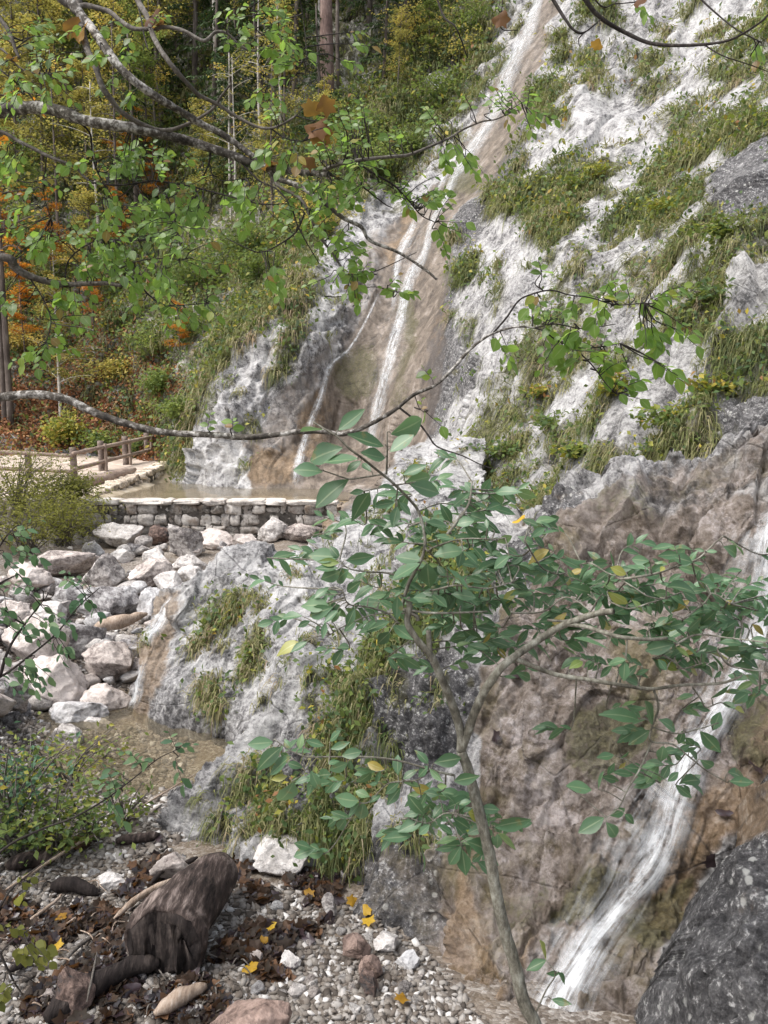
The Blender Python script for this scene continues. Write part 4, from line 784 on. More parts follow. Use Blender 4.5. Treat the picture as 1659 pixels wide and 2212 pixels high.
def wall(name, p0, p1, z0, z1, course, thick, mat, label, seed, coping=None):
    """p0->p1 base line; stones face the viewer's side; z0,z1 functions of s in 0..1"""
    r = R(seed); p0 = np.array(p0 + (0,), float); p1 = np.array(p1 + (0,), float); Ln = np.linalg.norm(p1 - p0); dx = (p1 - p0) / Ln; dy = np.array([-dx[1], dx[0], 0]); ax = np.array([dx, dy, [0, 0, 1]])
    e = empty(name, tuple((p0 + p1) / 2 + [0, 0, z0(.5)]), label, 'wall'); b = Buf(); k = 0
    H = max(z1(0) - z0(0), z1(1) - z0(1)); rows = []; h = 0
    while h < H: dh = course * (.75 + .5 * r.rand()); rows.append((h, dh)); h += dh
    for h, dh in rows:
        x = -.2 * r.rand()
        while x < Ln:
            wd = course * (.6 + 1.7 * r.rand() ** 1.3); s_ = np.clip((x + wd / 2) / Ln, 0, 1); zb = z1(s_) - h - dh
            if zb + dh * .5 > z0(s_) - .15:
                stone_block(b, p0 + dx * (x + wd / 2) + np.array([0, 0, zb + dh / 2]) + dy * r.normal() * .025, wd * .515, thick * (.5 + .08 * r.normal()), dh * (.51 + .07 * r.normal()), seed * 1000 + k, ax, .24)
            x += wd; k += 1
    part('stonework', b, mat, e)
    core = Buf(); n = 30; s_ = np.linspace(0, 1, n); V = []
    for t in s_:
        c = p0 + dx * Ln * t
        for o, zz in ((-.36, z0(t) - .4), (-.36, z1(t) - .06), (.40, z1(t) - .06), (.40, z0(t) - .4)): V.append(c + dy * thick * o + [0, 0, zz])
    ii = np.arange(n - 1)[:, None] * 4; q = np.concatenate([ii + [i, (i + 1) % 4, 4 + (i + 1) % 4, 4 + i] for i in range(4)]); core.add(np.array(V), q)
    part('mortar', core, M_MORTAR, e, False)
    if coping:
        cb = Buf(); x = 0
        while x < Ln:
            wd = .25 + .9 * r.rand(); s_ = min(1, (x + wd / 2) / Ln)
            stone_block(cb, p0 + dx * (x + wd / 2) + np.array([0, 0, z1(s_) + .03]), wd * .52, thick * (.60 + .05 * r.rand()), .045 + .025 * r.rand(), seed * 77 + int(x * 100), ax, .22); x += wd
        part('coping', cb, coping, e)
    return e
wall('stone_dam', (-7.55, 18.45), (-1.3, 18.75), lambda s: CZ - 3.35, lambda s: CZ - 2.03 - .05 * s, .25, .55, M_MASON, 'low mortared stone dam with a pale flat top holding back the pool', 3, boulder_material('coping_stone', (1.0, .96, .90), .1))
wall('stone_wall', (-24, 18.1), (-7.6, 18.45), lambda s: CZ - 3.2, lambda s: CZ - 1.95, .27, .5, M_MASON, 'grey rubble wall half hidden by shrubs below the gravel path', 4)
wall('retaining_wall', (-7.22, 25.6), (-7.32, 18.9), lambda s: PZ - .25, lambda s: CZ - 1.43 - .42 * s, .2, .42, M_MASON2, 'pale drystone wall edging the path on the left side of the pool', 5)
def log_obj(name, pts, rad, mat, label, cat='log', group=None, k=12, bumpy=.18, n=10):
    p = spline(pts, n); r = np.interp(np.linspace(0, 1, len(p)), np.linspace(0, 1, len(rad)), rad); r = r * np.minimum(1, .45 + .55 * np.minimum(np.arange(len(p)), np.arange(len(p))[::-1]) / 3.); b = Buf(); tube(b, p, r, k, .5, bumpy)
    return solo(name, b, mat, label, cat, group)
log_obj('edge_log', [P(150, 1052, 20.0), P(215, 1036, 21.2), P(292, 1014, 22.6)], [.17, .15, .13], M_FENCE, 'round weathered log laid along the top of the pool wall below the fence')
# fence
fe = empty('wooden_fence', tuple(P(160, 1033, 22)), 'brown round pole fence with two rails beside the path', 'fence')
def pole(name, a, b, r0, r1=None, mat=None, parent=None, k=8):
    bf = Buf(); p = spline([a, (a + b) / 2 + np.array([.01, 0, .008]), b], 6); tube(bf, p, np.linspace(r0, r1 or r0, len(p)), k, .5, .10); return part(name, bf, mat or M_FENCE, parent)
M_FPOST = bark_material('dark_post_wood', (.06, .045, .04), (.19, .15, .13), (.34, .28, .24), 12, th=(.32, .5, .68), bd=.01)
FP = [((160, 1036), 966, 22.0), ((220, 1027), 952, 23.4), ((272, 1013), 942, 24.8), ((318, 1000), 935, 26.0)]
for i, ((x, yb), yt, Y) in enumerate(FP):
    a = P(x, yb, Y) - [0, 0, .25]; b = P(x, yt, Y); b[0] = a[0]; pole('post', a, b, .105, .095, M_FPOST, fe)
    if i: a = P(x + 10, yb + 1, Y - .12) - [0, 0, .2]; b = P(x + 10, yt + 6, Y - .12); b[0] = a[0]; pole('stake', a, b, .05, .045, M_FENCE, fe)
for (x0, y0, Y0), (x1, y1, Y1) in (((158, 980, 21.85), (348, 939, 26.6)), ((158, 1014, 21.85), (352, 965, 26.6)), ((-200, 966, 21.6), (158, 985, 21.9)), ((-200, 1004, 21.6), (158, 1019, 21.9))):
    pole('rail', P(x0, y0, Y0), P(x1, y1, Y1), .062, .055, M_FENCE, fe)
for x in (60, -40, -140): a = P(x, 1036, 21.9) - [0, 0, .25]; b = P(x, 968, 21.9); pole('post', a, b, .10, .09, M_FPOST, fe)
# ------------------------------------------------------------------ boulders and stones
import bmesh
bm = bmesh.new(); bmesh.ops.create_icosphere(bm, subdivisions=5, radius=1); ICO_V = np.array([v.co[:] for v in bm.verts]); ICO_F = np.array([[v.index for v in f.verts] for f in bm.faces]); bm.free()
bm = bmesh.new(); bmesh.ops.create_icosphere(bm, subdivisions=3, radius=1); ICO3_V = np.array([v.co[:] for v in bm.verts]); ICO3_F = np.array([[v.index for v in f.verts] for f in bm.faces]); bm.free()
def rock_shape(seed, ang=.5, hi=True, amp=.12):
    r = R(seed); V = (ICO_V if hi else ICO3_V).copy()
    for _ in range(int(9 + 8 * ang)):
        n = unit(r.normal(size=3)); d = .50 + .38 * r.rand(); s_ = np.maximum(0, V @ n - d); V = V - n * (s_ * min(1., .66 + .36 * ang))[:, None]
    V = V * (1 + amp * fbm(V * 1.3 + r.rand(3) * 40, 3) + amp * .55 * ridged(V * 2.6 + r.rand(3) * 40, 4, .55))[:, None]
    return V / np.abs(V).max(0)
BL = [ # cx cy w h material ang label
 (258,1160,112,64,0,.8,'white and grey slab boulder leaning against the foot of the dam, largest there'),
 (395,1172,74,70,0,.7,'bright white upright boulder at the foot of the dam'),
 (468,1170,78,44,1,.6,'brownish speckled boulder between the white upright one and the dam corner'),
 (525,1172,60,40,1,.6,'low pinkish block right of the brownish speckled boulder'),(585,1148,62,52,0,.7,'rounded pale boulder at the right foot of the dam'),
 (340,1160,56,46,3,1.0,'brown square block set at the foot of the dam between two white boulders'),
 (218,1238,84,66,0,.6,'broad pale boulder left of the heap under a leafy twig'),(262,1202,58,34,0,.5,'small pale stone under the largest dam foot boulder'),
 (332,1206,50,34,0,.5,'white cobble on the boulder heap below the dam'),(326,1245,98,62,1,.7,'tan and grey boulder in the middle of the heap'),
 (415,1226,84,44,0,.5,'smooth white boulder right of the heap by the slab'),(418,1248,70,44,0,.6,'white and brown wedge boulder above the little cascade'),
 (362,1268,56,54,0,.7,'white faced boulder just above the cascade'),(232,1300,126,78,2,.7,'big rough grey speckled boulder above the broken branch'),
 (326,1304,58,72,2,.5,'upright grey and white boulder left of the cascade'),(158,1386,124,96,2,.9,'large flat faced grey block beside the driftwood'),
 (72,1400,128,128,1,.7,'massive pinkish boulder at the left side of the creek'),(233,1442,104,92,1,.8,'pinkish angular boulder beside the stream below the broken branch'),
 (222,1393,42,36,2,.4,'small rounded grey stone behind the pinkish angular boulder'),(276,1404,62,50,2,.7,'grey boulder with a wet brown base at the water edge'),
 (105,1486,150,120,1,.7,'wide pale pinkish boulder in the middle of the left bank'),(228,1524,104,76,1,.7,'pinkish rounded boulder at the head of the creek pool'),
 (150,1548,140,60,2,.9,'dark wet slab boulder behind the leafy plants'),(207,1568,54,34,0,.6,'small bright white stone at the edge of the creek pool'),
 (292,1496,40,40,2,.5,'small dark wet stone in the stream above the pool'),(120,1222,140,66,1,.7,'wide brown pink boulder below the feathery shrubs'),(60,1252,90,60,1,.7,'brown boulder below the shrubs, left of the wide pink one'),
 (150,1290,70,54,2,.8,'light grey leaning boulder behind the big speckled one'),(95,1335,90,60,0,.6,'pale rounded boulder on the left bank behind the massive pink one'),(140,1600,70,62,0,.5,'white speckled boulder behind the leafy plants beside the pool'),
 (30,1330,70,60,1,.7,'pinkish boulder at the left edge above the massive one'),(25,1500,90,80,0,.6,'pale white boulder at the left edge of the creek bed'),(20,1560,50,44,2,.5,'small blue grey stone at the left edge by the plants'),
 (640,1125,70,46,3,.7,'brown wet broken rock at the right end of the dam'),(675,1108,56,40,3,.6,'wet brown rock under the overflow at the right end of the dam'),(650,1155,90,40,1,.5,'low flat grey brown rock below the dam overflow'),
 (280,1190,44,30,2,.3,'blue grey rounded stone by the largest dam foot boulder'),(200,1190,46,40,2,.6,'grey stone at the left base of the dam')]
BM = [M_BOULD, M_BOULD2, M_BOULD3, M_BOULD4]
def boulder(cx, cy, w_, h_, mi, ang, label, name='boulder', seed=None, Yo=None, group=None, flat=.85, cat='boulder', sink=.12):
    g = ground(cx, cy + h_ * .42) if Yo is None else P(cx, cy + h_ * .42, Yo)
    Y = g[1]; hw = w_ * .5 * Y / F * 1.17; hh = h_ * .5 * Y / F * 1.2
    V = rock_shape(seed if seed is not None else int(cx * 7 + cy), ang + .3) * [hw, (hw + hh) * .5 * flat, hh]
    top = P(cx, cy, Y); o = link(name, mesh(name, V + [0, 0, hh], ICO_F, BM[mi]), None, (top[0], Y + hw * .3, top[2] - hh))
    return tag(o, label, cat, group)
for a in BL: boulder(*a)
# lichen boulder in the near right corner + near stones
CB = [(1400,2212,3.25),(1450,2080,3.3),(1500,1960,3.35),(1560,1860,3.45),(1620,1790,3.6),(1659,1750,3.7),(1560,2050,2.95),(1620,1950,3.0),(1500,2212,2.85),(1659,2100,2.7),(1620,2300,2.5),(1800,1900,2.9),(1800,2200,2.4),(1400,2400,3.0),(1900,1700,3.5),(1700,1700,3.9)]
corner = patch('corner_boulder', CB, 1330, 2000, 1640, 2480, 230, 290, ['slab'], keep=[(1430,2480),(1445,2250),(1460,2160),(1482,2080),(1512,2010),(1540,1960),(1570,1905),(1605,1860),(1645,1815),(1685,1770),(1730,1720),(1990,1650),(1990,2470)], amp=.9, seed=140, sk=(.7, .7), tuft=.0)
tag(corner.obj, 'dark boulder with white lichen spots in the near right corner beside the stream', 'boulder', kind='thing')
for a in ((545,2245,210,140,3,.2,'smooth round pinkish brown stone at the bottom edge of the picture'),(712,1962,34,52,0,.5,'upright white stone among dark leaves right of the big log'),(622,2086,54,44,0,.5,'smooth white egg shaped stone right of the big log'),
          (805,2098,58,62,3,.7,'tan angular stone near the foot of the brown rock'),(770,2050,60,60,3,.6,'tan flat stone beside the yellow leaves'),(838,2042,60,54,0,.8,'cracked pale stone at the foot of the brown rock'),(880,2085,56,44,2,.8,'grey flat stone touching the brown rock foot'),
          (800,2130,50,60,3,.6,'brown tan stone by the small orange leaf'),(550,2080,44,40,1,.5,'tan stone right below the big log'),(640,2150,40,36,0,.5,'pale stone in the gravel below the egg shaped one'),
          (238,1912,64,40,0,.6,'pale tan boulder in the shallow water behind the big log'),(370,1880,90,66,1,.7,'beige broken rock at the rib foot behind the big log'),(600,1862,140,76,0,.7,'large white rock at the foot of the near grassy rib'),(150,2150,90,100,3,.8,'dark stone at the lower left below the twigs'),
          (108,2160,40,46,1,.5,'tan stone in the lower left litter'),(480,1965,30,24,1,.4,'small tan stone at the right side of the big log')):
    boulder(*a, name='stone' if a[2] < 120 else 'boulder', cat='stone' if a[2] < 120 else 'boulder')
protos = [[mesh('stone', rock_shape(900 + i, .25 + .08 * i, False, .10) * .5 + [0, 0, .3], ICO3_F, m) for i in range(8)] for m in BM]
r = R(77)
def scatter(polys, n, lo, hi, name, label, cat, group, seed, mats=(0, 0, 1, 0, 2), zo=.0):
    r = R(seed); m = raster(polys, 2); ys, xs_ = np.nonzero(m > .5); wv = m[ys, xs_] ; c = r.choice(len(ys), n, p=wv / wv.sum())
    g = ground(MX0 + (xs_[c] + r.rand(n)) * MS, MY0 + (ys[c] + r.rand(n)) * MS)
    for i in range(n):
        s_ = lo * (hi / lo) ** (r.rand() ** 1.6); o = link(name, protos[mats[r.randint(len(mats))]][r.randint(8)], None, tuple(g[i] + [0, 0, -.12 * s_ + zo * r.rand()]))
        o.scale = (s_ * (.9 + .5 * r.rand()), s_ * (.9 + .4 * r.rand()), s_ * (.6 + .35 * r.rand())); o.rotation_euler = (r.normal() * .25, r.normal() * .25, r.rand() * 6.28); tag(o, label, cat, group)
scatter([[(175,1190),(420,1160),(640,1160),(560,1190),(480,1190),(400,1280),(330,1380),(300,1500),(200,1560),(-40,1560),(-40,1260),(100,1200)]], 170, .10, .42, 'stone', 'loose pale stone wedged between the larger creek boulders', 'stone', 'loose stones of the boulder heap', 5, zo=.12)
scatter([[(200,1560),(420,1600),(440,1640),(380,1720),(250,1740),(180,1660)]], 14, .05, .16, 'stone', 'flat pale stone lying in the shallow creek pool', 'stone', 'stones in the creek pool', 6, (1, 2, 1))
scatter([[(560,1960),(860,2010),(930,2150),(1000,2230),(500,2230),(520,2000)], [(20,1860),(350,1820),(300,1960),(200,2150),(20,2100)], [(260,1760),(400,1730),(350,1830),(240,1830)]], 110, .03, .085, 'stone', 'fist sized stone lying loose on the near gravel', 'stone', 'fist sized stones on the near gravel', 7)
# gravel
def gravel(name, polys, n, lo, hi, seed, label):
    r = R(seed); m = raster(polys, 4); ys, xs_ = np.nonzero(m > .15); wv = m[ys, xs_]
    wv = wv * 1.0; c = r.choice(len(ys), n, p=wv / wv.sum()); g = ground(MX0 + (xs_[c] + r.rand(n)) * MS, MY0 + (ys[c] + r.rand(n)) * MS)
    t0 = rock_shape(seed, .6, False, .06)
    bm = bmesh.new(); bmesh.ops.create_icosphere(bm, subdivisions=1, radius=1); bv = np.array([v.co[:] for v in bm.verts]); bf = np.array([[v.index for v in f.verts] for f in bm.faces]); bm.free()
    b = Buf()
    for k in range(5):
        s_ = slice(k, n, 5); nn = len(g[s_]); V = bv * (1 + .22 * r.normal(size=(len(bv), 1))) ; a = r.rand(nn) * 6.28; z = lo * (hi / lo) ** (r.rand(nn) ** 2.6)
        X = np.stack([np.cos(a), np.sin(a), .3 * r.normal(size=nn)], -1) * z[:, None] * 1.2; Yv = np.stack([-np.sin(a), np.cos(a), .3 * r.normal(size=nn)], -1) * z[:, None] * .9; Z = np.array([0, 0, 1.]) * z[:, None] * .6
        stamp(b, V, [bf], g[s_] + np.array([0, 0, 1]) * (z * .2)[:, None], X, Yv, Z, np.clip(.5 + .25 * r.normal(size=nn), 0, 1))
    solo(name, b, M_PEB, label, 'gravel', kind='stuff', smooth=True)
t = NT('pebbles'); M_PEB = t.done(t.bsdf(t.mix(t.math('MULTIPLY', t.noise(90, 4, .7), .3), t.ramp(t.attr('tint'), [(0, (.06, .05, .042)), (.3, (.14, .115, .095)), (.55, (.245, .22, .195)), (.8, (.40, .375, .35)), (1, (.70, .68, .66))]), (.05, .045, .04)), .75, spec=.3))
gravel('gravel', [[(480,1900),(760,1960),(920,2060),(1120,2330),(-60,2330)],[(480,1900),(760,1960),(920,2060),(1010,2240),(-60,2300),(-60,1850),(200,1830),(330,1820),(420,1880)]], 46000, .004, .030, 3, 'small pale gravel around the big driftwood log')
gravel('pool_gravel', [[(250,1760),(420,1700),(400,1800),(330,1850),(200,1850)], [(-60,1490),(130,1540),(220,1600),(260,1760),(150,1850),(-60,1850)], (.35, [(200,1560),(430,1600),(400,1730),(240,1750)]), (.5, [(-60,1300),(320,1300),(300,1540),(-60,1540)])], 16000, .012, .045, 4, 'whitish gravel bar beside the creek pool')
# litter of wet brown leaves and gold leaves
def ground_litter(name, polys, n, size, mat, tpl, seed, label, tlo, thi):
    r = R(seed); m = raster(polys, 5); ys, xs_ = np.nonzero(m > .1); wv = m[ys, xs_]; c = r.choice(len(ys), n, p=wv / wv.sum()); g = ground(MX0 + (xs_[c] + r.rand(n)) * MS, MY0 + (ys[c] + r.rand(n)) * MS)
    k = fbm(g * 2.2, 3) > .0; g = g[k]; n = len(g); b = Buf(); rand_leaves(b, tpl, g + np.array([0, 0, 1]) * (.012 + .03 * r.rand(n))[:, None], r.normal(size=(n, 3)) * [1, 1, .3], unit(np.array([0, -.2, 1.]) + .45 * r.normal(size=(n, 3))), size * (.6 + .7 * r.rand(n)), tlo + (thi - tlo) * r.rand(n) ** 1.5)
    solo(name, b, mat, label, 'leaf litter', kind='stuff')
LP = [[(520,1850),(640,1870),(760,1880),(700,1960),(560,1960),(520,1900)], [(600,1990),(780,1960),(760,2010),(640,2030)], [(500,2020),(620,2020),(600,2170),(480,2230),(430,2120)], (.8, [(-60,1960),(220,1960),(300,2080),(260,2212),(-60,2250)]), (.8, [(300,2120),(480,2130),(600,2190),(560,2250),(260,2260)]), (.4, [(60,1830),(340,1830),(420,1890),(300,1960),(40,1960)])]
ground_litter('leaf_litter', LP, 5200, .055, M_DRY, L_MAPLE, 8, 'damp brown and rust fallen leaves caught around the driftwood', 0, .75)
ground_litter('wet_litter', LP, 3000, .05, M_DARKLEAF, L_MAPLE, 9, 'blackish wet fallen leaves around the driftwood', 0, 1)
def fallen_leaf(px, py, s_, mat, tint, label, S=None, tilt=.3, seed=0):
    r = R(seed + int(px)); p = ground(px, py) + [0, 0, .05] if S is None else S.at(px, py) + S.at(px, py, S.n) * .05
    n = np.array([0, -.3, 1.]) if S is None else S.at(px, py, S.n); b = Buf(); d = r.normal(size=3); d[2] *= .2
    rand_leaves(b, L_MAPLE, p[None], d[None], unit(n + tilt * r.normal(size=3))[None], s_, np.array([tint])); return solo('fallen_leaf', b, mat, label, 'leaf')
for a in ((878/1.0*.9,1986,.05,M_OCHLEAF,.5,'bright yellow maple leaf on the tan stone'),(796,2012,.06,M_OCHLEAF,.6,'golden maple leaf just right of the other yellow one by the brown rock'),(581,2026,.06,M_OCHLEAF,.7,'golden curled leaf on dark litter right of the log'),(540,2112,.06,M_OCHLEAF,.4,'orange gold leaf below the big log end'),
          (762,1972,.05,M_OCHLEAF,.2,'deep orange leaf above the yellow leaf pair'),(666,1952,.05,M_OCHLEAF,.1,'orange leaf near the upright white stone'),(366,2002,.06,M_OCHLEAF,.25,'single orange leaf lying on top of the big log'),(122,2060,.06,M_OCHLEAF,.6,'yellow leaf in the lower left litter'),(132,2000,.05,M_OCHLEAF,.1,'orange leaf among the twigs at the lower left'),(572,2060,.05,M_OCHLEAF,.15,'orange leaf on the gravel under the golden curled one'),(872,2190,.06,M_OCHLEAF,.1,'orange brown leaf at the bottom near the brown rock')):
    o = fallen_leaf(*a)
    if 'top of the big log' in a[5]: o.location = Vector(P(366, 2002, 3.95))
for x, y, l in ((1680,1782,'dark purple wet leaf on the orange rock above the lichen boulder'),(1536,1852,'large dark maple leaf on the orange rock beside the stream'),(1510,1970,'dark wet maple leaf stuck at the top of the lichen boulder gap'),(1575,1778,'dark wet leaf just above the orange rock right of the fall'),(1630,1665,'black wet leaf at the right edge beside the fall'),(1105,1466,'black wet leaf behind the forked willow stem'),(1080,1590,'dark bluish leaf in the crack left of the brown rock')):
    fallen_leaf(min(x, 1655), y, .06, M_DARKLEAF, .5, l, near)
fallen_leaf(1108, 1088, .09, M_OCHLEAF, .75, 'bright yellow maple leaf caught above the willow', near)
# ------------------------------------------------------------------ driftwood
def gp(px, py, up=0.0): return ground(px, py) + [0, 0, up]
lg = empty('driftwood_log', tuple(gp(400, 2010)), 'massive dark hollow driftwood log with bleached streaks lying on the gravel', 'log')
A0 = P(478, 1872, 4.66); A1 = P(348, 2042, 3.78)
ax_ = [A0, A0 * .75 + A1 * .25 + [.03, 0, .05], A0 * .5 + A1 * .5 + [.02, 0, .06], A0 * .22 + A1 * .78 + [-.01, 0, .03], A1]
def rag(bf):
    for i, V in enumerate(bf.V):
        t = np.clip(((V - A1) @ dirL + .30) / .30, 0, 1)[:, None]; bf.V[i] = V + dirL * t ** 2 * (.05 * fbm(V * 9, 3))[:, None] + t * .022 * np.stack([noise(V * 9), noise(V * 9 + 4), noise(V * 9 + 8)], -1)
b = Buf(); p = spline(ax_, 14); rr = np.interp(np.linspace(0, 1, len(p)), [0, .04, .15, .5, .8, .95, 1], [.06, .11, .14, .17, .21, .22, .20]); dirL = unit(A1 - A0)
n0 = len(p); pe = np.concatenate([p, [A1 + dirL * .022, A1 + dirL * .03, A1 + dirL * .012, A1 - dirL * .03, A1 - dirL * .035]]); re_ = np.concatenate([rr, [.178, .15, .11, .07, .004]])
tube(b, pe, re_, 56, .5, .26, cap=False); rag(b); allV = b.V[0]; allq = b.F[4][0]
part('trunk', Buf().add(allV[:n0 * 56], allq[:(n0 - 1) * 56]), M_DRIFT, lg); part('rotten_end', Buf().add(allV[(n0 - 1) * 56:], allq[(n0 - 1) * 56:] - (n0 - 1) * 56), M_DDRIFT, lg)
ST_ = [([(18,1888,.05),(70,1880,.06),(118,1872,.05)],[.05,.06,.05],M_DRIFT,'short thick brown log at the left edge below the plants'),
 ([(112,1928,.04),(160,1932,.05),(215,1940,.03)],[.045,.05,.035],M_DDRIFT,'dark rotten log piece left of the pale boulder in the water'),
 ([(14,1942,.06),(150,1868,.10),(290,1785,.12),(425,1706,.15)],[.012,.011,.009,.006],M_PSTICK,'long thin pale stick crossing the gravel towards the rib'),
 ([(246,2006,.05),(300,1972,.08),(376,1934,.09)],[.018,.02,.022],M_PSTICK,'pale broken stick lying behind the big log'),
 ([(325,1942,.08),(360,1915,.11),(390,1908,.12),(428,1896,.14)],[.018,.02,.018,.016],M_DDRIFT,'crooked black stick leaning on the big log'),
 ([(100,2222,.05),(200,2165,.08),(280,2132,.09),(345,2112,.08)],[.055,.06,.05,.04],M_DDRIFT,'long dark wet log at the bottom left below the big log'),
 ([(335,2222,.06),(390,2190,.08),(446,2162,.07)],[.03,.04,.03],M_PSTICK,'tan splintered wood piece at the bottom beside the round stone'),
 ([(134,2026,.04),(185,1994,.06)],[.011,.009],M_PSTICK,'thin tan stick among the litter at the lower left'),
 ([(50,2020,.05),(120,1975,.07),(135,1955,.06)],[.012,.01,.008],M_PSTICK,'bent light stick left of the thin tan one'),
 ([(20,2115,.04),(60,2106,.05),(95,2090,.05)],[.02,.02,.015],M_DDRIFT,'dark stick at the left edge among wet leaves'),
 ([(250,1833,.05),(300,1828,.06),(345,1820,.05)],[.035,.035,.03],M_DRIFT,'grey flat driftwood piece at the rib foot'),
 ([(270,1995,.03),(170,2070,.05),(110,2140,.03)],[.010,.012,.008],M_TWIG,'thin grey twig crossing the litter at the lower left'),
 ([(340,2110,.06),(400,2085,.08),(470,2095,.06)],[.008,.008,.005],M_TWIG,'thin curved twig under the end of the big log'),
 ([(190,2212,.10),(205,2150,.14),(212,2100,.10)],[.006,.006,.004],M_TWIG,'thin upright twig in the lower left litter'),
 ([(470,1840,.12),(485,1800,.22),(500,1780,.28)],[.010,.008,.005],M_TWIG,'broken grey twig standing behind the big log top')]
for pts, rad, m_, l in ST_:
    log_obj('driftwood_stick' if max(rad) < .03 else 'driftwood_log', [gp(x, y, u) for x, y, u in pts], rad, m_, l, 'stick' if max(rad) < .03 else 'log', None, 8, .25)
rb = R(3)
for i in range(90):
    x, y = (rb.uniform(0, 330), rb.uniform(1900, 2200)) if i % 3 else (rb.uniform(300, 520), rb.uniform(2080, 2200)); a = rb.rand() * 3.14; L_ = rb.uniform(20, 70)
    log_obj('twig', [gp(x, y, .03), gp(x + L_ * .5 * math.cos(a) + rb.normal() * 6, y + L_ * .3 * math.sin(a), .06), gp(x + L_ * math.cos(a), y + L_ * .6 * math.sin(a), .03)], [.005, .004, .003], [M_TWIG, M_DTWIG, M_PSTICK][i % 3], 'thin dead twig lying in the wet leaf litter', 'twig', 'dead twigs in the litter', 5, 0, 4)
bx = [P(198, 1362, 10.4), P(250, 1345, 10.6), P(318, 1326, 10.9)]
log_obj('broken_branch', bx, [.07, .10, .05], M_PSTICK, 'thick split reddish brown branch wedged above the cascade', 'branch', None, 10, .3)
# cascade between heap and slab
stream('cascade', slab, [[(372,1285,16),(358,1318,28),(342,1345,38),(322,1372,46),(312,1392,44)], [(312,1430,22),(306,1468,28),(304,1500,32),(300,1530,34)]], M_FALL, .05, 10)
# ------------------------------------------------------------------ willow in front
NW = lambda x, y: 2.25 + .28 * noise(np.stack([np.asarray(x, float) / 260, np.asarray(y, float) / 260, 0 * np.asarray(x, float) + 3], -1))
def Pw(pts, f=NW): q = np.array(pts, float); return P(q[:, 0], q[:, 1], f(q[:, 0], q[:, 1]))
wt = empty('willow_tree', tuple(P(1165, 2260, 2.45)), 'slim grey stemmed willow with dark green leaves in front of the wet brown rock', 'tree')
def bodyf(x, y): return 2.42 + 0 * np.asarray(x, float)
def stemf(x, y): return NW(x, y) * sstep(1640, 1200, y) + 2.42 * (1 - sstep(1640, 1200, y))
def branch(parent, pts, r0, r1, mat, name='branch', f=stemf, k=8, n=8, store=None, bumpy=.1):
    p = spline(Pw(pts, f), n); b = Buf(); rr = np.linspace(r0, r1, len(p)); tube(b, p, rr, k, .5, bumpy)
    if store is not None: store.append(p)
    return part(name, b, mat, parent)
WS = []
WT0 = branch(wt, [(1200,2420),(1165,2260),(1155,2212),(1130,2159),(1112,2084),(1090,2009),(1070,1919),(1057,1844),(1030,1734),(1010,1659),(996,1622)], .025, .0165, M_WBARK, 'trunk', k=12, store=WS)
branch(wt, [(996,1622),(995,1581),(975,1516),(950,1456),(930,1416),(900,1381),(880,1345),(885,1312),(880,1290)], .015, .009, M_WBARK, store=WS)
branch(wt, [(930,1416),(927,1385),(926,1362)], .009, .008, M_WBARK, store=WS)
branch(wt, [(996,1622),(1015,1566),(1040,1506),(1075,1451),(1108,1421),(1155,1388),(1205,1356),(1255,1336),(1290,1325),(1325,1320)], .016, .009, M_WBARK, store=WS)
branch(wt, [(1110,1421),(1155,1441),(1205,1458),(1270,1468),(1330,1478),(1405,1488),(1470,1480),(1555,1476),(1600,1462)], .0085, .004, M_WBARK, store=WS)
branch(wt, [(1225,1348),(1265,1354),(1300,1365),(1340,1376),(1405,1381),(1440,1378)], .008, .005, M_WBARK, store=WS)
W1 = lambda *q: [(553 + x / 3, 881 + y / 3) for x, y in q]; W2 = lambda *q: [(1106 + x / 3, 1158 + y / 3) for x, y in q]; W3 = lambda *q: [(518 + x / 3, 1538 + y / 3) for x, y in q]; W8 = lambda *q: [(829.5 + x / 2, 1659 + y / 2) for x, y in q]
T = lambda pts, a=.0045, b=.0018, m=M_WBARK: branch(wt, pts, a, b, m, 'twig', k=5, n=6, store=WS, bumpy=0)
T(W1((1050,1380),(1035,1345),(960,1310),(945,1290),(985,1150),(1030,1060),(1080,960),(1095,850),(1060,690),(1000,600),(880,480),(780,400),(680,320),(600,260),(530,190),(450,140),(370,90)), .007, .0025)
T(W1((845,430),(850,300),(850,160)), .0035, .002); T(W1((820,430),(700,450),(600,460),(490,425),(385,390)), .003, .0015); T(W1((900,500),(800,520),(700,540)), .0025, .0015)
T(W1((1110,930),(1090,880),(1100,760)), .003); T(W1((950,1100),(850,1070),(700,1060),(600,1040),(540,990)), .0035); T(W1((945,1300),(1080,1325),(1240,1330),(1500,1320)), .005, .003); T(W1((930,1400),(850,1330),(720,1290),(600,1270),(560,1180)), .0035)
T(W1((990,1330),(760,1340),(560,1420),(480,1470)), .0025); T(W1((1115,930),(1160,900),(1330,850),(1560,850),(1650,830)), .003); T(W1((1240,820),(1300,740),(1380,620),(1400,480)), .005, .003); T(W1((920,500),(910,600)), .0025); T(W1((1160,1180),(1300,1150),(1500,1170),(1659,1130)), .003)
T(W1((900,500),(980,490),(1040,480)), .0025)
T(W2((700,280),(850,260),(960,235),(1090,185),(1200,150),(1300,60),(1370,0)), .0045, .002); T(W2((700,280),(800,340),(880,390),(980,410)), .003); T(W2((1060,700),(1200,640),(1400,660),(1650,690)), .004); T(W2((980,770),(1060,820),(1100,860),(1220,830)), .004); T(W2((1330,740),(1400,830),(1500,860),(1659,880)), .004, .002)
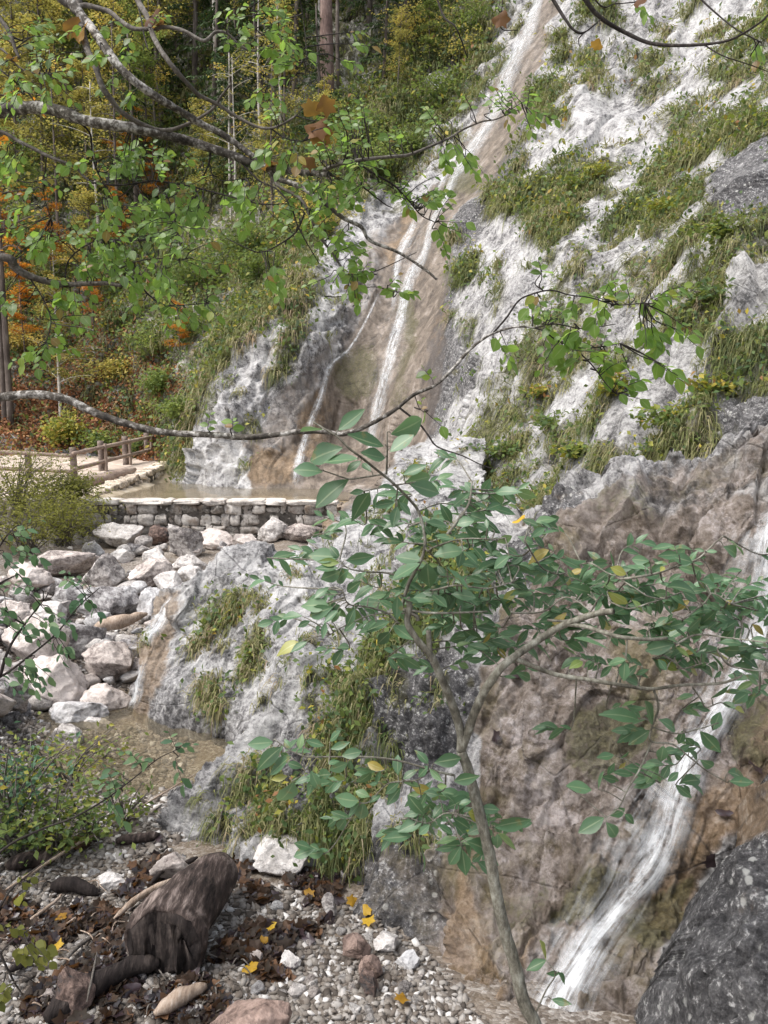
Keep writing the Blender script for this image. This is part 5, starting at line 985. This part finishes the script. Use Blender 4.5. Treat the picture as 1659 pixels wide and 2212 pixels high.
T(W2((920,1000),(950,1110),(910,1230),(900,1330),(1040,1350),(1160,1440),(1260,1520),(1400,1600)), .0045, .002); T(W2((900,1340),(860,1440),(800,1560),(740,1659)), .0035); T(W2((910,1240),(1060,1280),(1210,1250),(1340,1210)), .003); T(W2((1170,980),(1220,1050),(1260,1110),(1350,1080),(1420,1110)), .003); T(W2((640,430),(760,470),(900,430),(1000,400)), .003); T(W2((230,545),(340,550),(470,520),(520,470),(550,420)), .005, .003)
T(W2((0,500),(200,490),(330,400),(420,420),(510,490)), .0035); T(W2((80,30),(180,190),(240,230),(300,250)), .003); T(W2((1110,540),(1250,430),(1300,370),(1420,440)), .003); T(W2((450,180),(520,180),(620,240),(720,270)), .003)
T(W3((1390,410),(1280,385),(1160,350),(1050,320),(940,300),(800,290),(700,290),(560,290),(440,290),(330,250),(230,180)), .0042, .002); T(W3((330,290),(420,380),(340,450)), .002); T(W3((1230,380),(1150,440),(1045,450),(950,470),(840,580),(780,590)), .003); T(W3((1500,680),(1400,660),(1320,660),(1220,720),(1110,690)), .0035); T(W3((1340,680),(1400,770),(1440,870)), .003); T(W3((1400,660),(1540,720),(1640,750)), .003)
T(W8((655,1060),(700,960),(740,890),(700,830)), .003); T(W8((1110,0),(1060,80),(1015,170),(960,215)), .003)
HL1 = "535,145,715,15;435,140,290,145;560,260,325,320;660,330,435,345;825,250,585,190;835,325,665,300;875,170,1105,90;870,285,1020,170;680,345,585,415;955,435,1110,380;965,485,1140,445;1000,500,1195,550;430,415,255,385;600,465,375,610;735,550,625,685;790,560,740,640;895,610,750,640;915,640,885,780;930,610,1000,700;700,540,610,555;795,515,915,505;745,415,690,345;540,965,340,955;540,970,470,895;585,990,765,955;540,1005,400,1000;530,1040,385,1050;545,1060,400,1130;600,1050,470,1140;715,1065,630,1140;470,1170,380,1215;1060,1010,880,1105;1110,1010,1120,1195;1235,1035,1370,1200;1075,990,900,960;1150,960,1330,900;1340,930,1450,1000;1090,770,1150,820;1100,740,1240,780;470,1280,290,1270;300,1350,160,1340;500,1290,330,1350;350,1380,270,1420;530,1310,445,1400;640,1300,590,1410;280,1520,130,1570;330,1515,230,1590;420,1400,380,1470;450,1390,430,1500;490,1390,540,1320;865,1385,670,1475;885,1410,1020,1500;865,1455,770,1550;990,1420,1085,1480;780,1390,690,1430;915,1220,910,1370;940,1230,1060,1280;1140,1210,1240,1290;730,1230,840,1200;800,1260,650,1245;700,1300,770,1340;1400,900,1500,980;1480,860,1560,940;1500,780,1490,720;1290,760,1400,720;1160,830,1290,850;1560,870,1659,840;1640,960,1540,1040"
HL3 = "215,195,50,210;265,230,90,370;330,285,190,405;310,330,400,360;330,235,285,180;385,240,400,150;430,185,545,220;585,190,650,120;590,240,715,195;660,285,775,255;700,330,580,380;720,310,715,385;575,340,640,300;310,415,205,435;345,455,265,650;460,380,515,505;1025,410,1015,285;1060,435,1135,365;1035,450,950,530;1060,460,1170,490;1040,490,960,600;840,550,755,510;770,575,595,570;800,590,775,745;775,590,715,680;840,590,905,530;895,460,840,470;950,440,900,390;1220,335,1150,245;1260,330,1425,300;1220,350,1155,420;1230,370,1320,450;1390,450,1560,410;1195,665,1095,565;1200,690,1030,780;1230,730,1165,790;1240,740,1250,860;1115,800,920,830;1160,860,1245,995;1250,690,1310,590;1280,730,1375,800;1410,815,1280,865;1430,870,1355,1000;1440,890,1465,1045;1470,840,1630,890;1475,790,1590,735;1480,650,1615,690;1400,600,1340,520;1420,600,1490,570;1290,540,1210,520;1280,480,1350,480;1640,800,1659,890;1180,560,1060,590;1170,650,1070,660;1500,620,1440,640"
HL8 = "480,255,630,215;490,285,495,365;490,285,575,350;415,175,500,180;950,215,840,280;975,205,1045,185;1040,200,1090,240;960,235,1015,305;700,830,660,745;700,830,620,875;750,885,800,935;725,1000,810,1020;760,885,700,885"
HL2 = "820,1190,625,1110;910,1220,870,1070;950,1190,1085,1250;890,1260,755,1350;1110,1260,1080,1350;1220,1265,1345,1390;1300,1260,1350,1140;660,1420,545,1440;700,1440,760,1400;980,1360,965,1480;1150,1400,1230,1450;1220,1450,1320,1510;840,1500,935,1480;1010,1590,1080,1530;1090,1600,1230,1560;1400,1530,1560,1560;1410,1590,1560,1600;350,1620,520,1640;560,1640,590,1520;1180,1030,1070,1065;1290,1050,1400,950;730,810,725,940;740,800,620,830;370,860,460,800;490,870,530,820;1050,700,870,740;1060,720,1150,780;1070,690,940,610;620,730,405,650;1130,620,1230,530;1040,520,960,440;750,440,620,350;850,490,780,410;900,510,890,460;480,160,330,165;500,200,400,260;520,170,610,160;300,250,340,310;230,250,190,320;740,250,640,200;1050,60,905,95;1080,120,940,130;1170,170,1060,130;890,160,775,150;860,200,900,180;960,230,990,190;1220,150,1260,130;1260,100,1330,100;1400,30,1520,90;1370,70,1490,120;1490,220,1380,240;1200,290,1220,230;1290,240,1310,300;1490,700,1350,660;1540,680,1659,670;1340,730,1500,760;1270,830,1360,850;1310,920,1360,880;1510,900,1600,960;1600,1000,1659,1040;1430,890,1500,900;1650,800,1560,760;1360,1080,1440,1100;1440,1120,1520,1125;1000,870,950,800;1230,760,1270,840;1120,450,1050,380;1200,420,1110,360;1000,330,1210,320;1340,340,1210,300"
def parse(h, m): return [tuple(c for xy in m((a, b), (c_, d)) for c in xy) for a, b, c_, d in (map(float, q.split(',')) for q in h.split(';'))]
HL = parse(HL1, W1) + parse(HL2, W2) + parse(HL3, W3) + parse(HL8, W8)
allw = np.concatenate(WS); wx_, wy_ = proj(allw)
wl = Buf(); sbuf = Buf(); rw = R(12)
def place(buf, tpl, x0, y0, x1, y1, Y, tint, wid, rr, stemb=None, skel=None, maxstem=40, up=(0, -.75, .65)):
    p = P(x0, y0, Y); dz = rr.normal() * .30; L_ = math.hypot(x1 - x0, y1 - y0) * Y / F; q = P(x1, y1, Y + dz * L_ )
    X = q - p; n = np.array(up) + .38 * rr.normal(size=3)
    rand_leaves(buf, tpl, p[None], X[None], n[None], np.linalg.norm(X), np.array([tint]), wid)
    if stemb is not None:
        d = np.hypot(skel[1] - x0, skel[2] - y0); j = d.argmin()
        if d[j] > 3: tube(stemb, spline([skel[0][j], skel[0][j] * .45 + p * .55 + np.array([0, 0, .006]), p], 3), [.0022, .0020, .0018, .0016, .0015, .0014, .0013], 4, .5, cap=False) if d[j] < 400 else None
for x0, y0, x1, y1 in HL:
    d = np.hypot(wx_ - x0, wy_ - y0); j = d.argmin(); Y = allw[j, 1] + rw.normal() * .02
    t = np.clip(.45 + .26 * rw.normal(), .02, .97);  t = .97 if rw.rand() < .02 else t
    place(wl, L_WILLOWS[rw.randint(4)], x0, y0, x1, y1, Y, t, 1.2 + .4 * rw.rand(), rw, sbuf, (allw, wx_, wy_))
# further sprays deeper in the crown
SPR = [(1000,1100,130,60,60),(1040,1200,140,70,70),(1100,1290,120,60,60),(960,1290,120,50,40),(760,1270,120,60,34),(740,1330,110,50,26),(1010,1400,90,50,36),(1200,1300,90,40,40),(1300,1260,110,40,36),(1400,1290,120,60,60),(1500,1310,130,70,60),(1450,1400,130,50,50),(1560,1400,100,50,40),(1620,1300,60,60,24),(1640,1440,50,60,18),(1350,1400,80,40,22),(1180,1240,80,50,30),(880,1140,60,50,12),(1090,1380,70,50,22),(1040,1050,60,30,14),(900,1790,90,35,26),(990,1750,60,45,26),(1050,1790,50,40,14),(620,1650,60,20,8),(780,1640,50,20,8),(1400,1600,70,40,16),(1480,1680,60,40,14),(1290,1560,50,25,8),(1330,1700,50,30,8)]
for cx, cy, rx, ry, n in SPR:
    for i in range(int(n / 3.7)):
        ex, ey = cx + rx * rw.normal() * .85, cy + ry * rw.normal() * .9; d = np.hypot(wx_ - ex, wy_ - ey); j = d.argmin(); ang = rw.uniform(-.5, .5) + (math.pi if rw.rand() < .45 else 0)
        Y = allw[j, 1] + .16 + .16 * abs(rw.normal()); L_ = rw.uniform(30, 60); a = np.array([ex, ey]); bdir = np.array([math.cos(ang), math.sin(ang) * .6 - .1])
        tube(sbuf, spline([allw[j], P(*a, Y), P(*(a + bdir * L_), Y)], 4), np.linspace(.003, .0014, 9), 4, .5, cap=False)
        for k in range(5):
            s_ = k / 4; c = a + bdir * L_ * s_; sg = (-1) ** k; la = ang + sg * rw.uniform(.4, 1.0) * (1 - .6 * (k == 4)); ll = rw.uniform(22, 52)
            place(wl, L_WILLOWS[rw.randint(4)], c[0], c[1], c[0] + ll * math.cos(la), c[1] + ll * (math.sin(la) * .8 + .12), Y + .02 * rw.normal(), float(np.clip(.46 + .24 * rw.normal(), 0, .99)), 1.0 + .4 * rw.rand(), rw)
part2('foliage', [(wl, M_WILLOW), (sbuf, M_WBARK)], wt)
# ------------------------------------------------------------------ overhanging beech, upper left
YB = lambda x, y: 3.7 + .35 * noise(np.stack([np.asarray(x, float) / 300, np.asarray(y, float) / 300, 0 * np.asarray(x, float) + 8], -1)) - .0004 * np.asarray(x, float)
ob = empty('overhanging_beech', tuple(P(-420, 2300, 4.2)), 'overhanging tree with mottled grey limbs and bright green leaves reaching in from the upper left', 'tree')
BS = []
branch(ob, [(-420,2300),(-425,1500),(-430,700),(-440,-300),(-440,-900)], .14, .09, M_LIMB, 'trunk', lambda x, y: 4.2 + 0 * x, 14)
def limb(pts, r0, r1, m=M_LIMB, name='branch', k=8): return branch(ob, pts, r0, r1, m, name, YB, k, 7, BS, .14)
limb([(-425,330),(-250,280),(-40,240),(0,240),(65,232),(130,240),(180,260),(260,273),(330,285),(400,303),(450,318),(500,335),(540,350),(575,362),(620,368),(650,372),(710,377)], .032, .011, k=10)
limb([(-430,-700),(-200,-350),(20,-150),(130,-20),(160,15),(190,50),(215,85),(250,135),(290,175),(340,210),(395,243),(430,265),(480,290),(530,325),(575,362),(600,385),(640,400),(690,430),(740,470),(780,490),(800,520),(860,545),(915,580),(943,603)], .024, .005, k=9)
limb([(-430,-800),(-100,-500),(130,-200),(165,-20),(172,30),(180,75),(190,110),(205,140),(220,185),(240,215),(260,240),(300,265),(340,280),(370,280),(400,270),(430,255),(460,235),(480,205),(500,180)], .019, .004, M_TWIG)
limb([(20,-150),(130,0),(190,12),(235,25),(260,45),(290,62),(330,62),(360,58),(400,68),(440,88),(465,70),(490,72),(520,100),(550,110),(580,100),(605,78)], .012, .0035, M_TWIG)
limb([(150,-240),(260,-80),(300,5),(320,40),(330,75),(345,105),(370,140),(400,175),(430,205),(470,225),(500,245),(530,262),(560,275),(585,277),(610,268),(640,250)], .014, .004, M_TWIG)
for q, a, b_ in (([(585,277),(605,292),(628,302),(655,305)],.004,.002),([(-250,280),(-60,300),(0,285),(40,305),(80,325),(110,340),(160,360),(180,380),(200,395)],.012,.005),([(-430,640),(-200,560),(0,555),(30,575),(50,590),(90,605),(140,615),(180,613),(230,612),(262,617)],.026,.008),
   ([(-300,-250),(-60,-40),(0,40),(20,70),(35,110),(42,125)],.012,.007),([(-100,60),(0,105),(30,135),(60,155),(105,160)],.006,.002),([(262,617),(300,600),(310,625),(345,655),(380,660),(445,655)],.005,.002),([(575,362),(600,400),(650,430),(670,470),(690,510),(720,550),(745,590),(765,625),(770,652),(762,662)],.008,.003),
   ([(520,350),(560,390),(600,410),(630,450),(640,480),(660,520),(690,570)],.005,.002),([(455,322),(452,350),(440,380)],.005,.003),([(452,350),(460,380),(480,390),(540,385)],.003,.0015),([(658,460),(640,500),(600,530),(560,545),(520,530),(490,515)],.004,.002),
   ([(170,262),(195,290),(200,340),(215,380),(240,420),(260,460),(262,500)],.005,.002),([(0,150),(60,200),(90,240),(150,250)],.004,.002),([(295,0),(305,40),(312,80),(320,107)],.004,.003),([(548,-40),(550,20),(555,120),(580,180)],.003,.0015),([(640,-40),(655,40),(662,110),(660,160)],.003,.0015),
   ([(690,370),(750,350),(829,340),(880,335),(920,320),(970,298),(1000,280),(1040,263),(1070,258),(1100,245),(1135,232)],.008,.002),([(770,350),(800,370),(850,400),(880,430),(910,465),(940,480)],.005,.002),([(780,400),(830,440),(850,450)],.003,.0015),([(740,595),(800,590),(900,545)],.003,.0015),
   ([(330,390),(400,400),(480,420),(560,440),(620,440)],.005,.002),([(200,395),(260,400),(330,390)],.005,.003),([(100,340),(95,420),(110,470)],.003,.0015),([(60,595),(90,640),(110,690),(100,740)],.004,.002),([(140,613),(150,560),(210,520),(300,520)],.004,.002),([(230,612),(260,580),(320,560),(400,560)],.004,.002),
   ([(700,640),(740,640),(800,620),(850,630)],.003,.0015),([(770,652),(745,600),(735,590)],.003,.002),([(360,420),(380,480),(390,540)],.003,.0015),([(290,400),(250,430),(200,440)],.003,.0015)):
    limb(q, a, b_, M_DTWIG if a < .006 else M_TWIG, 'twig', 6)
# high limb that carries the twigs at the top right
limb([(-435,-820),(200,-420),(760,-230),(1130,-150),(1500,-90)], .05, .02)
for q, a, b_ in (([(1100,-155),(1195,0),(1220,40),(1240,65),(1262,70),(1300,40)],.008,.0025),([(1262,70),(1250,85),(1252,100)],.003,.0015),([(1180,-140),(1265,0),(1300,40),(1350,70),(1400,92),(1450,98),(1520,96),(1580,85),(1640,50),(1665,25)],.010,.003),([(1215,-130),(1290,5),(1330,8),(1370,5)],.004,.002),([(900,-190),(950,15),(985,60),(1010,125)],.005,.002),
   ([(1080,-150),(1085,0),(1082,60),(1120,65)],.003,.0015),([(1520,96),(1560,120),(1620,140),(1659,155)],.003,.0015),([(1400,-110),(1560,40),(1640,90)],.004,.002)):
    limb(q, a, b_, M_DTWIG, 'twig', 6)
allb = np.concatenate(BS); bx_, by_ = proj(allb)
bl = Buf(); bs = Buf(); rbk = R(31)
def sprays(zones, buf, stemb, skel, rr, tpl, lo, hi, wid, tintf, Yj=.18, nl=(4, 8), maxd=130):
    for cx, cy, rx, ry, n in zones:
        done = 0
        while done < n:
            u = rr.normal(size=2) * .5; ex, ey = cx + rx * u[0], cy + ry * u[1]; d = np.hypot(skel[1] - ex, skel[2] - ey); j = d.argmin()
            if d[j] > maxd: j = rr.choice(np.argsort(d)[:40])
            Y = skel[0][j, 1] + Yj * rr.normal(); sx, sy = skel[1][j], skel[2][j]; k = rr.randint(*nl)
            ang = math.atan2(ey - sy, ex - sx) if d[j] > 8 else rr.rand() * 6.28
            p1 = P(ex, ey, Y); L_ = rr.uniform(25, 60); tip = (ex + L_ * math.cos(ang), ey + L_ * (math.sin(ang) * .8 + .15)); p2 = P(*tip, Y + .05 * rr.normal())
            pts = spline([skel[0][j], (skel[0][j] + p1) / 2 + rr.normal(size=3) * .012, p1, p2], 4); tube(stemb, pts, np.linspace(.0028, .0011, len(pts)), 4, .5, cap=False)
            t0 = rr.normal() * .12
            for i in range(k):
                s_ = i / max(1, k - 1); x, y = ex + (tip[0] - ex) * s_, ey + (tip[1] - ey) * s_; la = ang + (-1) ** i * rr.uniform(.4, 1.2) * (.4 if i == k - 1 else 1); ll = rr.uniform(lo, hi)
                place(buf, tpl, x, y, x + ll * math.cos(la), y + ll * (math.sin(la) * .75 + .35), Y + .03 * rr.normal(), float(np.clip(tintf(rr) + t0, 0, 1)), wid * (.85 + .3 * rr.rand()), rr, up=(0, -.6, .6)); done += 1
BZ = [(60,60,70,50,26),(40,140,50,40,20),(110,170,60,40,18),(200,50,40,40,8),(30,210,40,30,8),(250,115,40,40,10),(130,120,40,30,10),(20,330,40,30,12),(240,190,40,25,8),(330,50,40,25,10),(530,50,35,40,26),(570,90,30,30,18),(620,90,30,60,22),(650,150,30,30,8),(580,190,25,25,6),(740,80,30,40,10),(570,20,30,30,10),
 (290,330,70,25,26),(230,370,60,40,34),(330,360,70,30,34),(300,430,70,40,52),(250,460,50,40,34),(370,420,60,30,34),(420,440,50,30,26),(500,390,50,25,20),(90,400,40,30,10),(60,450,40,30,8),(350,500,60,40,40),(280,520,60,40,34),(400,540,40,35,22),(170,520,50,25,20),(100,510,50,25,18),(60,520,40,25,14),
 (230,560,70,30,36),(300,590,60,30,34),(170,590,60,25,24),(110,640,50,35,26),(90,730,35,40,20),(150,680,40,30,16),(330,640,50,25,18),(400,660,50,18,14),(440,640,30,15,10),(560,440,35,30,20),(540,410,40,25,16),(640,430,40,30,20),(690,400,50,35,34),(740,310,50,45,40),(700,270,40,30,18),(760,270,40,30,22),(720,340,50,30,32),(660,340,50,25,20),(780,380,40,40,28),(600,300,25,30,8),(600,260,20,20,8),
 (700,460,45,40,26),(730,520,35,35,20),(690,490,40,30,16),(620,480,30,40,12),(600,580,25,25,12),(760,600,40,20,20),(740,590,25,20,12),(840,625,25,14,10),(790,580,30,20,8),(900,430,30,25,28),(930,440,35,20,26),(860,400,40,30,20),(850,300,40,25,12),(940,270,15,15,10),(960,320,30,15,12),(1000,330,20,10,8),(1080,240,40,15,18),(1120,225,30,15,16),(1140,240,15,10,8),(1020,230,10,10,4),(950,480,25,12,10),
 (1090,10,25,15,3),(1375,12,8,6,2),(1640,95,20,30,8),(20,640,30,25,10)]
BZ = [(a, b, c, d, int(n * 1.9)) for a, b, c, d, n in BZ]
sprays(BZ, bl, bs, (allb, bx_, by_), rbk, L_BEECH, 11, 24, 1.05, lambda r: .52 + .2 * r.normal() if r.rand() > .03 else .96)
part2('foliage', [(bl, M_BEECHL), (bs, M_DTWIG)], ob)
b = Buf(); rm = R(4)
for x, y, s_ in ((685,275,36),(672,240,26),(692,302,34),(575,362,20),(665,348,24),(155,55,30),(175,80,35),(330,45,30),(345,50,25),(700,225,30),(590,350,22),(1080,40,25),(1292,97,20),(1385,5,30),(20,125,20)):
    Y = float(YB(x, y)); n = np.array([0, -.6, .5]) + .5 * rm.normal(size=3); d = rm.normal(size=3); rand_leaves(b, L_MAPLE, P(x, y, Y - .03)[None], d[None], n[None], s_ * Y / F, np.array([.1 + .6 * rm.rand() ** 1.6]))
tag(part('withered_leaves', b, M_DRY2 if 'M_DRY2' in globals() else leaf_material('withered_leaf', [(0, (.10, .04, .025)), (.5, (.22, .10, .045)), (.75, (.42, .26, .04)), (1, (.34, .34, .05))], .6, .35, (.5, .3, .06), .3), ob), 'brown withered leaves among the green ones')
# ------------------------------------------------------------------ long lichen limb across the middle
lb = empty('lichen_limb_tree', tuple(P(-360, 2300, 3.3)), 'tree whose single white mottled limb crosses the whole view before the waterfall foot', 'tree')
YL = lambda x, y: 3.1 - .00012 * np.asarray(x, float)
LS = []
branch(lb, [(-360,2300),(-365,1500),(-370,800),(-375,100),(-380,-500)], .10, .06, M_LIMB, 'trunk', lambda x, y: 3.3 + 0 * x, 12)
def limb2(q, a, b_, m=M_LIMB, nm='branch'): return branch(lb, q, a, b_, m, nm, YL, 9, 8, LS, .16)
limb2([(-370,905),(-200,880),(-20,860),(0,858),(60,852),(110,855),(150,865),(190,885),(240,905),(290,920),(330,930),(370,935),(420,938),(475,940),(530,945),(590,940),(640,933),(700,932),(740,938),(785,923),(829,900),(860,880),(895,852),(940,832),(975,800),(1010,760),(1040,735),(1070,718),(1115,706),(1155,708)], .019, .0035)
for q, a, b_ in (([(1065,720),(1095,685),(1120,650),(1150,635),(1190,627),(1230,637),(1275,643),(1330,658),(1392,655)],.004,.0018),([(1155,708),(1175,715),(1200,733),(1240,750),(1290,750),(1340,742)],.0035,.0015),([(862,880),(905,915),(925,940),(945,965),(1000,985),(1035,1002),(1062,1012)],.0045,.0018),([(1155,708),(1200,700),(1260,710),(1330,700)],.003,.0015),([(1240,750),(1280,790),(1310,830),(1330,850)],.003,.0015),([(895,852),(905,880),(915,890)],.002,.001)):
    limb2(q, a, b_, M_DTWIG, 'twig')
alll = np.concatenate(LS); lx_, ly_ = proj(alll); ll_ = Buf(); lst = Buf()
LZ = [(1170,590,12,15,8),(1150,640,20,8,6),(1300,650,45,15,22),(1350,640,40,15,18),(1390,655,20,15,14),(1420,630,30,20,8),(1390,705,35,18,20),(1460,705,25,15,10),(1180,690,35,20,26),(1240,720,40,15,14),(1270,770,45,20,16),(1330,790,40,20,18),(1330,845,25,25,14),(1420,790,25,12,10),(1290,750,40,15,12),(1210,755,20,10,6),(915,885,8,8,4),(935,825,15,8,5),(1080,730,20,15,6),(490,925,18,8,5),(455,925,15,8,4)]
sprays(LZ, ll_, lst, (alll, lx_, ly_), R(8), L_BEECH, 16, 34, 1.05, lambda r: .5 + .2 * r.normal() if r.rand() > .05 else .95, .05, (3, 6))
part2('foliage', [(ll_, M_BEECHL), (lst, M_DTWIG)], lb)
# ------------------------------------------------------------------ plants on the left bank
M_FEATH = leaf_material('olive_leaf', [(0, (.05, .06, .018)), (.4, (.14, .15, .04)), (.75, (.27, .26, .07)), (1, (.40, .36, .12))], .6, .4, (.4, .42, .08), .2)
M_BLUEL = leaf_material('bluish_leaf', [(0, (.03, .08, .045)), (.5, (.08, .17, .095)), (1, (.18, .28, .13))], .5, .3, (.2, .4, .14), .4)
for x, y, Y, h, wd, t, l in ((40,1110,17.6,1.9,1.4,.5,'feathery olive shrub at the left edge above the rubble wall'),(110,1125,17.4,1.5,1.3,.55,'feathery olive shrub left of the dam reaching up before the fence'),(150,1085,17.8,.8,.8,.2,'dark tangled shrub at the left end of the dam'),(60,1195,15.6,1.6,1.5,.6,'low yellowish feathery shrub above the brown boulders'),(140,1180,15.8,1.5,1.0,.62,'low yellowish feathery shrub beside the dam corner'),(-60,1160,16,2.4,1.4,.5,'feathery shrub cut by the left edge')):
    shrub('shrub', P(x, y, Y), h, wd, 2000, M_FEATH, .085, int(x + 300), l, tint=t, ts=.16, nst=26, wid=.55)
for x, y, Y, h, wd, n, t, l in ((40,1860,5.3,.75,.55,900,.42,'dense green leafy plant at the left edge beside the gravel bar'),(120,1850,5.3,.7,.5,900,.45,'bushy green plant second from the left on the gravel bar'),(200,1815,5.6,.6,.45,650,.5,'green leafy plant nearest to the creek pool'),(265,1790,5.9,.45,.3,260,.45,'small leafy sprig at the pool side of the plants'),(60,1720,6.6,.7,.6,420,.55,'sparse twiggy plant with green leaves before the white stones'),(150,1700,6.6,.7,.5,380,.55,'sparse dry stemmed plant behind the bushy green ones'),(215,1660,7.2,.45,.35,180,.6,'little yellow green sprig at the pool edge'),(20,1800,5.6,.9,.5,700,.35,'tall dark leafy plant in the left corner of the gravel bar')):
    shrub('leafy_plant', ground(x, y) - [0, 0, .03], h, wd, int(n * .45), M_WEED if t > .4 else M_BLUEL, .055, int(x + y), l, 'plant', tint=t + .06, ts=.14, nst=12, wid=.9, flat=.7)
def sprig(name, pts, Y, r0, zones, lmat, lo, hi, label, seed, wid=1.0, tint=.45, tpl=L_BEECH):
    f = lambda x, y: Y + 0 * np.asarray(x, float); e = empty(name, tuple(P(pts[0][0][0], pts[0][0][1], Y)), label, 'plant'); sk = []
    for q in pts: branch(e, q, r0, .002, M_DTWIG, 'stem', f, 5, 6, sk, 0)
    al = np.concatenate(sk); x_, y_ = proj(al); a, b = Buf(), Buf(); sprays(zones, a, b, (al, x_, y_), R(seed), tpl, lo, hi, wid, lambda r: tint + .2 * r.normal(), .08, (3, 6)); part2('foliage', [(a, lmat), (b, M_DTWIG)], e)
sprig('sapling', [[(-260,2300),(-200,1600),(-60,1480),(0,1462),(60,1420),(120,1370),(170,1310),(215,1270)], [(0,1462),(20,1400),(60,1340),(100,1290)], [(-200,1600),(-60,1300),(0,1180),(30,1140)], [(-60,1300),(0,1260),(40,1240)]], 3.4, .009,
      [(20,1150,25,20,14),(10,1210,25,25,10),(50,1180,20,15,6),(60,1260,40,20,16),(40,1340,40,30,24),(30,1440,40,30,22),(100,1330,30,20,14),(170,1260,30,20,14),(190,1290,20,20,10),(120,1390,30,20,12),(10,1310,25,25,8),(60,1460,25,20,8)], M_BLUEL, 13, 25, 'thin sapling with scattered bluish green leaves at the left edge before the boulders', 4, .9, .75)
sprig('arching_stem', [[(-260,2300),(-120,1960),(0,1840),(80,1795),(160,1765),(230,1725),(290,1680),(340,1640),(380,1620)]], 3.6, .008, [(270,1690,30,20,20),(300,1650,25,15,12),(240,1730,25,20,12),(380,1610,15,10,5),(385,1640,8,10,3),(330,1640,15,10,4)], M_BLUEL, 16, 30, 'long thin dark stem arching over the pool with green leaves near its tip', 6, .7, .75)
sprig('maple_sapling', [[(-260,2400),(-100,2200),(0,2060),(60,2010),(110,1990)], [(0,2060),(30,2120),(50,2150)], [(-100,2200),(0,1960),(60,1890),(130,1840)]], 3.0, .006, [(60,2040,45,35,26),(20,2130,30,30,12),(10,2000,30,25,8),(30,1900,40,15,8)], M_FEATH, 13, 26, 'young maple with dull olive leaves in the lower left corner', 7, 1.1, .45)
